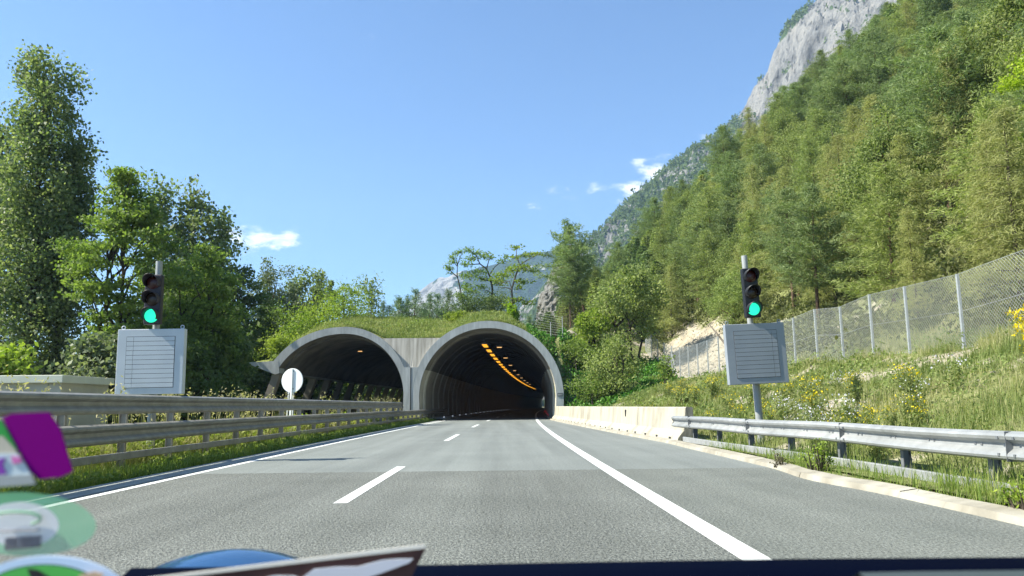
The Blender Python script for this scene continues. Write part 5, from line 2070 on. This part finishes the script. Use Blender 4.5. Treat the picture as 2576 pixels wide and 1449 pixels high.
# ------------------------------------------------------------------ mountains
def mountain(name, mat, D, prof, y0, y1, slope_front, slope_back, amp, seed, res, bare_fn, lo_x, hi_x, cap):
    xs_ = np.array([at(px, py, D).x for px, py in prof])
    zs_ = np.array([at(px, py, D).z for px, py in prof])
    X_ = np.arange(lo_x, hi_x, res)
    Y_ = np.arange(y0, y1, res)
    Yg, Xg = np.meshgrid(Y_, X_, indexing='ij')
    f = np.interp(Xg + (fbm(Xg / (res * 14), Yg / (res * 14), seed) * amp * .5), xs_, zs_, left=-40, right=zs_[-1])
    left = xs_[0]
    f = np.where(Xg < left, zs_[0] + (Xg - left) * 1.0, f)
    f = f - slope_front * np.clip(D - Yg, 0, None) - slope_back * np.clip(Yg - D, 0, None)
    ridge = fbm(Xg / (res * 7), Yg / (res * 5), seed + 1, 6, .62)
    crag = -np.abs(fbm(Xg / (res * 5) + f / (res * 11), Yg / (res * 3.5), seed + 2, 5, .68))
    edge = np.clip(np.abs(Yg - D) / (res * 8), .5, 1)
    f = f + amp * (ridge * .6 + crag * 1.0 + .25) * edge
    Z = np.clip(np.minimum(f, cap), -30, None)
    R = bare_fn(Xg, Yg, Z)
    return Xg, Yg, Z, R


prof1 = [(1330, 760), (1450, 640), (1550, 545), (1650, 442), (1750, 368), (1800, 338), (1870, 284), (1885, 245), (1930, 178), (1950, 132), (1985, 62), (2050, 0), (2120, -90), (2250, -230), (2500, -420)]
D1 = 900


def veg1(X, Y, Z):
    px = 1262 + X / Y * 1909
    v = .62 - .5 * sstep(1830, 1880, px) + .3 * fbm(X / 40, Y / 40, 401) + .42 * fbm(X / 14, Z / 14, 402)
    py = 1014 - (Z - 1.12) / Y * 1909
    pr = np.array(prof1, dtype=float)[::-1]
    sil = np.interp(py, pr[:, 1], pr[:, 0])
    d = px - sil + 8 * fbm(X / 9, Z / 9, 403)
    v = v + .55 * (1 - sstep(14, 30, d)) * (py < 175) + .45 * sstep(240, 285, py) * (px > 1830)
    v = v + .16 * sstep(0, 1, (px - 2080) / 60) * fbm(X / 20, Z / 20, 404) * 2
    return v


X1, Y1_, Z1, R1 = mountain('rock_mountain', M['rock'], D1, prof1, 600, 1060, .55, 1.4, 24, 400, 3.0, veg1, 20, 560, 700)
grid(X1, Y1_, Z1, R1, 'rock_mountain', M['rock'], smooth=False)
prof2 = [(900, 850), (1027, 764), (1073, 724), (1111, 694), (1121, 696), (1139, 688), (1163, 682), (1231, 668), (1283, 652), (1311, 638), (1367, 632), (1413, 624), (1520, 590), (1700, 520), (2000, 430)]
D2 = 2400


def veg2(X, Y, Z):
    px = 1262 + X / Y * 1909
    return .05 + .75 * sstep(1125, 1190, px + 40 * fbm(X / 60, Z / 60, 411)) + .2 * fbm(X / 90, Z / 50, 412) + .25 * (np.abs(px - 1085 - (Z - 330) * .12) < 7)


X2, Y2_, Z2, R2 = mountain('distant_mountain', M['far_rock'], D2, prof2, 1700, 2700, .5, 1.2, 26, 420, 9.0, veg2, -620, 900, 760)
grid(X2, Y2_, Z2, R2, 'distant_mountain', M['far_rock'], smooth=False)
# low blue hill far left
A = Acc()
xs_ = np.arange(-2200, -900, 40.0)
h_ = at(30, 838, 2300).z * (1 - .8 * sstep(-1500, -1150, xs_)) + 14 * fbm(xs_ / 160, xs_ * 0, 431)
sec = []
for yv_, k in ((1900, 0.0), (2100, .6), (2300, 1.0), (2500, .7)):
    sec.append(np.stack([xs_, np.full(len(xs_), yv_), h_ * k - 3], -1))
A.sweep(np.array(sec), rnd=.9)
struct(A.build('distant_hill', M['far_rock'], smooth=True))
# trees on the rock mountain: too many and too small to count
A = Acc()
rng = np.random.default_rng(61)
m = 26000
iy, ix = rng.integers(0, X1.shape[0], m), rng.integers(0, X1.shape[1], m)
for a, b in zip(iy, ix):
    v = R1[a, b]
    x, y, z = X1[a, b], Y1_[a, b], Z1[a, b]
    px = 1262 + x / y * 1909
    if px > 2300 or px < 1380 or z < 20:
        continue
    if v + rng.normal() * .12 < .45:
        continue
    h = rng.uniform(4, 8)
    n = 9
    f = rng.uniform(0, 1, n)
    r = h * .26 * (1 - f * .8)
    aa = rng.uniform(0, 6.28, n)
    leaves(A, np.stack([x + r * np.cos(aa), y + r * np.sin(aa), z + h * f], -1), h * .42, rng.uniform(0, .8, n), rng, .6)
struct(A.build('mountain_forest', M['lf_spruce']), 'stuff')
# rock outcrop above the right arch
A = Acc()
p = at(1402, 740, 128)
th_ = np.linspace(0, 2 * PI, 60, endpoint=False)
zz = np.linspace(-6, 1, 40)
sec = []
for i, f in enumerate(np.linspace(0, 1, 40)):
    r = 4.4 * (1 - f ** 3 * .6) * (1 + .42 * fbm(np.cos(th_) * 2 + 5, np.sin(th_) * 2 + f * 8, 441, 6, .72))
    sec.append(np.stack([p.x + r * np.cos(th_) + 1.2 * f, 128 + r * np.sin(th_) * 1.3, np.full(60, p.z - 11 + 15.5 * f) + .5 * fbm(th_ * 2, th_ * 0 + f * 9, 442)], -1))
A.sweep(np.array(sec), closed=True, rnd=np.clip(.45 + .5 * fbm(np.tile(th_ * 3, 40), np.repeat(np.arange(40) * .3, 60), 443), 0, 1))
A.add(np.vstack([sec[-1], sec[-1].mean(0)[None] + np.array([[0, 0, .6]])]), [[a, (a + 1) % 60, 60] for a in range(60)], .5)
tag(A.build('rock_outcrop', M['outcrop']), 'grey rock outcrop above the right tunnel arch, left of the wood', 'rock')

# air
A = Acc()
A.box((0, 1100, 378), (6000, 3400, 764))
m = bpy.data.materials.new('haze')
m.use_nodes = True
nt = m.node_tree
nt.nodes.remove(nt.nodes['Principled BSDF'])
pv = N(nt, 'ShaderNodeVolumePrincipled')
pv.inputs['Color'].default_value = (.48, .70, 1.0, 1)
pv.inputs['Density'].default_value = 0.00017
pv.inputs['Anisotropy'].default_value = .1
nt.links.new(pv.outputs[0], nt.nodes['Material Output'].inputs['Volume'])
HAZE = struct(A.build('haze', m), 'stuff')


# ------------------------------------------------------------------ the car the picture is taken from
car = thing('car', 'dark blue car whose bonnet and dashboard edge show at the bottom', 'car', (0, 0, 0))
navy = mat_plain('navy_paint', (.0006, .0015, .008), .6, 0.0, .02)
blue = mat_plain('blue_bonnet_paint', (.035, .10, .22), .12, .35, .6)
dash = mat_plain('dashboard_vinyl', (.045, .06, .065), .6)


def surf(rows, name, mat, parent, close=.02):
    rows = np.array(rows, dtype=float)
    A = Acc()
    A.sweep(rows)
    low = rows.copy()
    low[:, :, 2] -= close
    A.sweep(low)
    A.sweep(np.stack([rows[-1], low[-1]]))
    A.sweep(np.stack([rows[0], low[0]]))
    return A.build(name, mat, parent, smooth=True)


def edge_line(pts, Y):
    return np.array([tuple(at(px, py, Y)) for px, py in pts])


e0 = edge_line([(330, 1428), (1050, 1421), (1500, 1413), (2000, 1405), (2575, 1401), (2900, 1399)], .95)
rows = []
for f, (dy, dz) in enumerate([(.10, -.030), (.03, -.006), (0, 0), (-.05, -.012), (-.16, -.060), (-.22, -.10)]):
    r = e0.copy()
    r[:, 1] += dy
    r[:, 2] += dz
    rows.append(r)
surf(rows[::-1], 'dashboard', navy, car)
e1 = edge_line([(2160, 1440), (2300, 1437), (2575, 1434), (2900, 1432)], .70)
rows = []
for dy, dz in [(.02, -.01), (0, 0), (-.10, -.02), (-.2, -.06)]:
    r = e1.copy()
    r[:, 1] += dy
    r[:, 2] += dz
    rows.append(r)
surf(rows[::-1], 'dashboard_tray', dash, car)
# bonnet with its raised left shoulder
xs_ = np.linspace(-.95, .95, 60)
rows = []
yb_ = np.linspace(1.30, 2.1, 14)
hc = at(575, 1374, 1.5)
for y_ in yb_:
    hump = .175 * np.exp(-np.abs((xs_ - hc.x) / .30) ** 2.2) * math.exp(-((y_ - 1.5) / .26) ** 2)
    z_ = hc.z - .170 - .10 * (y_ - 1.3) ** 2 - .02 * xs_ ** 2 + hump
    rows.append(np.stack([xs_, np.full(60, y_), z_], -1))
surf(rows, 'bonnet', blue, car)


# leaflet standing on the dashboard
def flat(pts, name, mat, parent, Y, off=0.0, th=.002, rnd=.5):
    """a thin sheet with real thickness, leaning a little"""
    P_ = np.array([tuple(at(px, py, Y + .0)) for px, py in pts])
    n = len(P_)
    P_[:, 1] -= off
    Bk = P_ + np.array([0, th, 0])
    cen, cb = P_.mean(0), Bk.mean(0)
    A = Acc()
    A.add(np.vstack([P_, cen]), [[a, (a + 1) % n, n] for a in range(n)])
    A.add(np.vstack([Bk, cb]), [[(a + 1) % n, a, n] for a in range(n)])
    A.add(np.vstack([P_, Bk]), [[a, (a + 1) % n, n + (a + 1) % n, n + a] for a in range(n)])
    return A.build(name, mat, parent)


def ell(cx, cy, rx, ry, n=48, rot=0.0):
    return [(cx + rx * math.cos(a) * math.cos(rot) - ry * math.sin(a) * math.sin(rot), cy + rx * math.cos(a) * math.sin(rot) + ry * math.sin(a) * math.cos(rot)) for a in np.linspace(0, 2 * PI, n, endpoint=False)]


def sheer(name, col, alpha, rough=.5):
    m, nt, b = newmat(name)
    b.inputs['Base Color'].default_value = (*col, 1)
    b.inputs['Roughness'].default_value = rough
    tr = N(nt, 'ShaderNodeBsdfTransparent')
    mx = N(nt, 'ShaderNodeMixShader')
    mx.inputs[0].default_value = alpha
    nt.links.new(tr.outputs[0], mx.inputs[1])
    nt.links.new(b.outputs[0], mx.inputs[2])
    nt.links.new(mx.outputs[0], nt.nodes['Material Output'].inputs['Surface'])
    return m


YS = .62
lf = thing('leaflet', 'brown leaflet with white wavy shapes propped on the dashboard', 'leaflet', (0, .8, .8))


def child(o, par):
    o.parent = par
    o.matrix_parent_inverse = Matrix.Translation(-Vector(par.location))
    return o


child(flat([(230, 1475), (1072, 1377), (1020, 1480)], 'board', mat_plain('brown_card', (.10, .05, .044), .7, 0, .1), None, .84), lf)
child(flat([(230, 1469), (1068, 1368), (1072, 1378), (230, 1478)], 'edge', mat_plain('cream_card', (.75, .70, .62), .7), None, .84, .0025), lf)
wv_ = [(760, 1452), (790, 1430), (850, 1424), (900, 1424), (960, 1408), (1000, 1404), (1040, 1404), (1030, 1414), (960, 1440), (900, 1460)]
child(flat(wv_, 'print', mat_plain('white_print', (.62, .62, .68), .6), None, .84, .003), lf)
child(flat([(640, 1460), (690, 1446), (740, 1447), (780, 1460)], 'print', mat_plain('white_print_b', (.55, .55, .6), .6), None, .84, .003), lf)

st = thing('toll_sticker', 'purple square sticker on the windscreen at the left edge', 'sticker', (-.4, YS, 1.1))
child(flat([(4, 1050), (30, 1040), (122, 1036), (150, 1078), (182, 1186), (150, 1200), (98, 1206), (70, 1180), (40, 1120)], 'purple_field', mat_plain('purple_vinyl', (.19, .0, .17), .7, 0, .05), None, YS), st)
child(flat([(-60, 1060), (4, 1056), (38, 1118), (44, 1130), (-60, 1130)], 'green_field', mat_plain('green_vinyl', (.02, .28, .04), .5), None, YS, .001), st)
child(flat([(-60, 1098), (10, 1096), (40, 1128), (50, 1150), (-60, 1160)], 'cream_field', mat_plain('cream_vinyl', (.5, .45, .36), .5), None, YS, .002), st)
child(flat([(-60, 1140), (50, 1140), (66, 1165), (90, 1205), (60, 1210), (-60, 1200)], 'white_field', mat_plain('pale_vinyl', (.50, .58, .62), .5), None, YS, .003), st)
child(flat([(-40, 1165), (20, 1150), (14, 1170), (24, 1190), (-40, 1200)], 'violet_mark', mat_plain('violet_mark', (.22, .04, .36), .5), None, YS, .004), st)
child(flat([(36, 1146), (58, 1150), (62, 1162), (40, 1166)], 'pink_mark', mat_plain('pink_mark', (.6, .15, .4), .5), None, YS, .004), st)
child(flat([(-60, 1198), (88, 1192), (98, 1216), (-60, 1228)], 'lower_strip', mat_plain('grey_strip', (.34, .36, .36), .5), None, YS, .005), st)

ov = thing('oval_sticker', 'see-through green rimmed oval sticker on the windscreen, seen from behind', 'sticker', (-.4, YS, .98))
OV = sheer('green_film', (.22, .60, .34), .62)
n = 56
outer, inner = ell(58, 1318, 184, 80, n, .03), ell(50, 1319, 98, 56, n, .02)
A = Acc()
Po = np.array([tuple(at(px, py, YS + .05)) for px, py in outer])
Pi = np.array([tuple(at(px, py, YS + .05)) for px, py in inner])
A.sweep(np.stack([Po, Pi]), closed=True)
child(A.build('rim', OV), ov)
child(flat(inner, 'centre', sheer('white_film', (.80, .80, .82), .75), None, YS + .05), ov)
child(flat([(16, 1352), (104, 1346), (102, 1375), (14, 1384)], 'code_block', sheer('grey_print', (.16, .15, .18), .6), None, YS + .05, .002), ov)
A = Acc()
a = np.linspace(-2.6, .9, 26)
arcp = np.array([tuple(at(40 + 62 * math.cos(t_), 1304 + 17 * math.sin(t_), YS + .047)) for t_ in a])
A.tube(arcp, .0012, 4)
child(A.build('curl', sheer('green_print', (.12, .34, .20), .7)), ov)
A = Acc()
arcp = np.array([tuple(at(-10 + k * 12, 1336 - k * .4, YS + .047)) for k in range(10)])
A.tube(arcp, .0010, 4)
child(A.build('text_line', sheer('grey_print_b', (.2, .2, .24), .5)), ov)

rs = thing('round_sticker', 'pale blue rimmed green round sticker in the bottom left corner', 'sticker', (-.4, YS, .86))
child(flat(ell(120, 1508, 206, 110), 'rim', mat_plain('pale_blue_vinyl', (.55, .66, .85), .5), None, YS + .02), rs)
child(flat(ell(112, 1512, 168, 94), 'line', mat_plain('dark_line', (.03, .08, .06), .5), None, YS + .02, .001), rs)
child(flat(ell(112, 1512, 164, 90), 'centre', mat_plain('leaf_green_vinyl', (.08, .42, .07), .5), None, YS + .02, .002), rs)
child(flat([(74, 1428), (100, 1432), (128, 1449), (150, 1470), (90, 1470)], 'black_mark', mat_plain('black_mark', (.01, .01, .012), .6), None, YS + .02, .003), rs)
child(flat([(205, 1444), (240, 1436), (262, 1442), (250, 1470), (190, 1470)], 'beige_mark', mat_plain('beige_mark', (.5, .36, .24), .6), None, YS + .02, .003), rs)

# ------------------------------------------------------------------ put each empty at the base of its thing
def rebase(t, loc):
    loc = Vector(loc)
    d = loc - Vector(t.location)
    t.location = loc
    for ch in t.children:
        ch.matrix_parent_inverse = Matrix.Translation(-d) @ ch.matrix_parent_inverse


rebase(lr, (-6.95, 20, 0))
rebase(rr, (5.4, 10, 0))
rebase(car, (0, 1.2, .3))
for o in list(S.objects):
    if o.name.startswith('chain_link_fence'):
        ch = [k for k in o.children if k.name.startswith('post')]
        q = ch[0].location if ch[0].location.length > 1 else Vector((5.4, 66, 7))
        rebase(o, q)
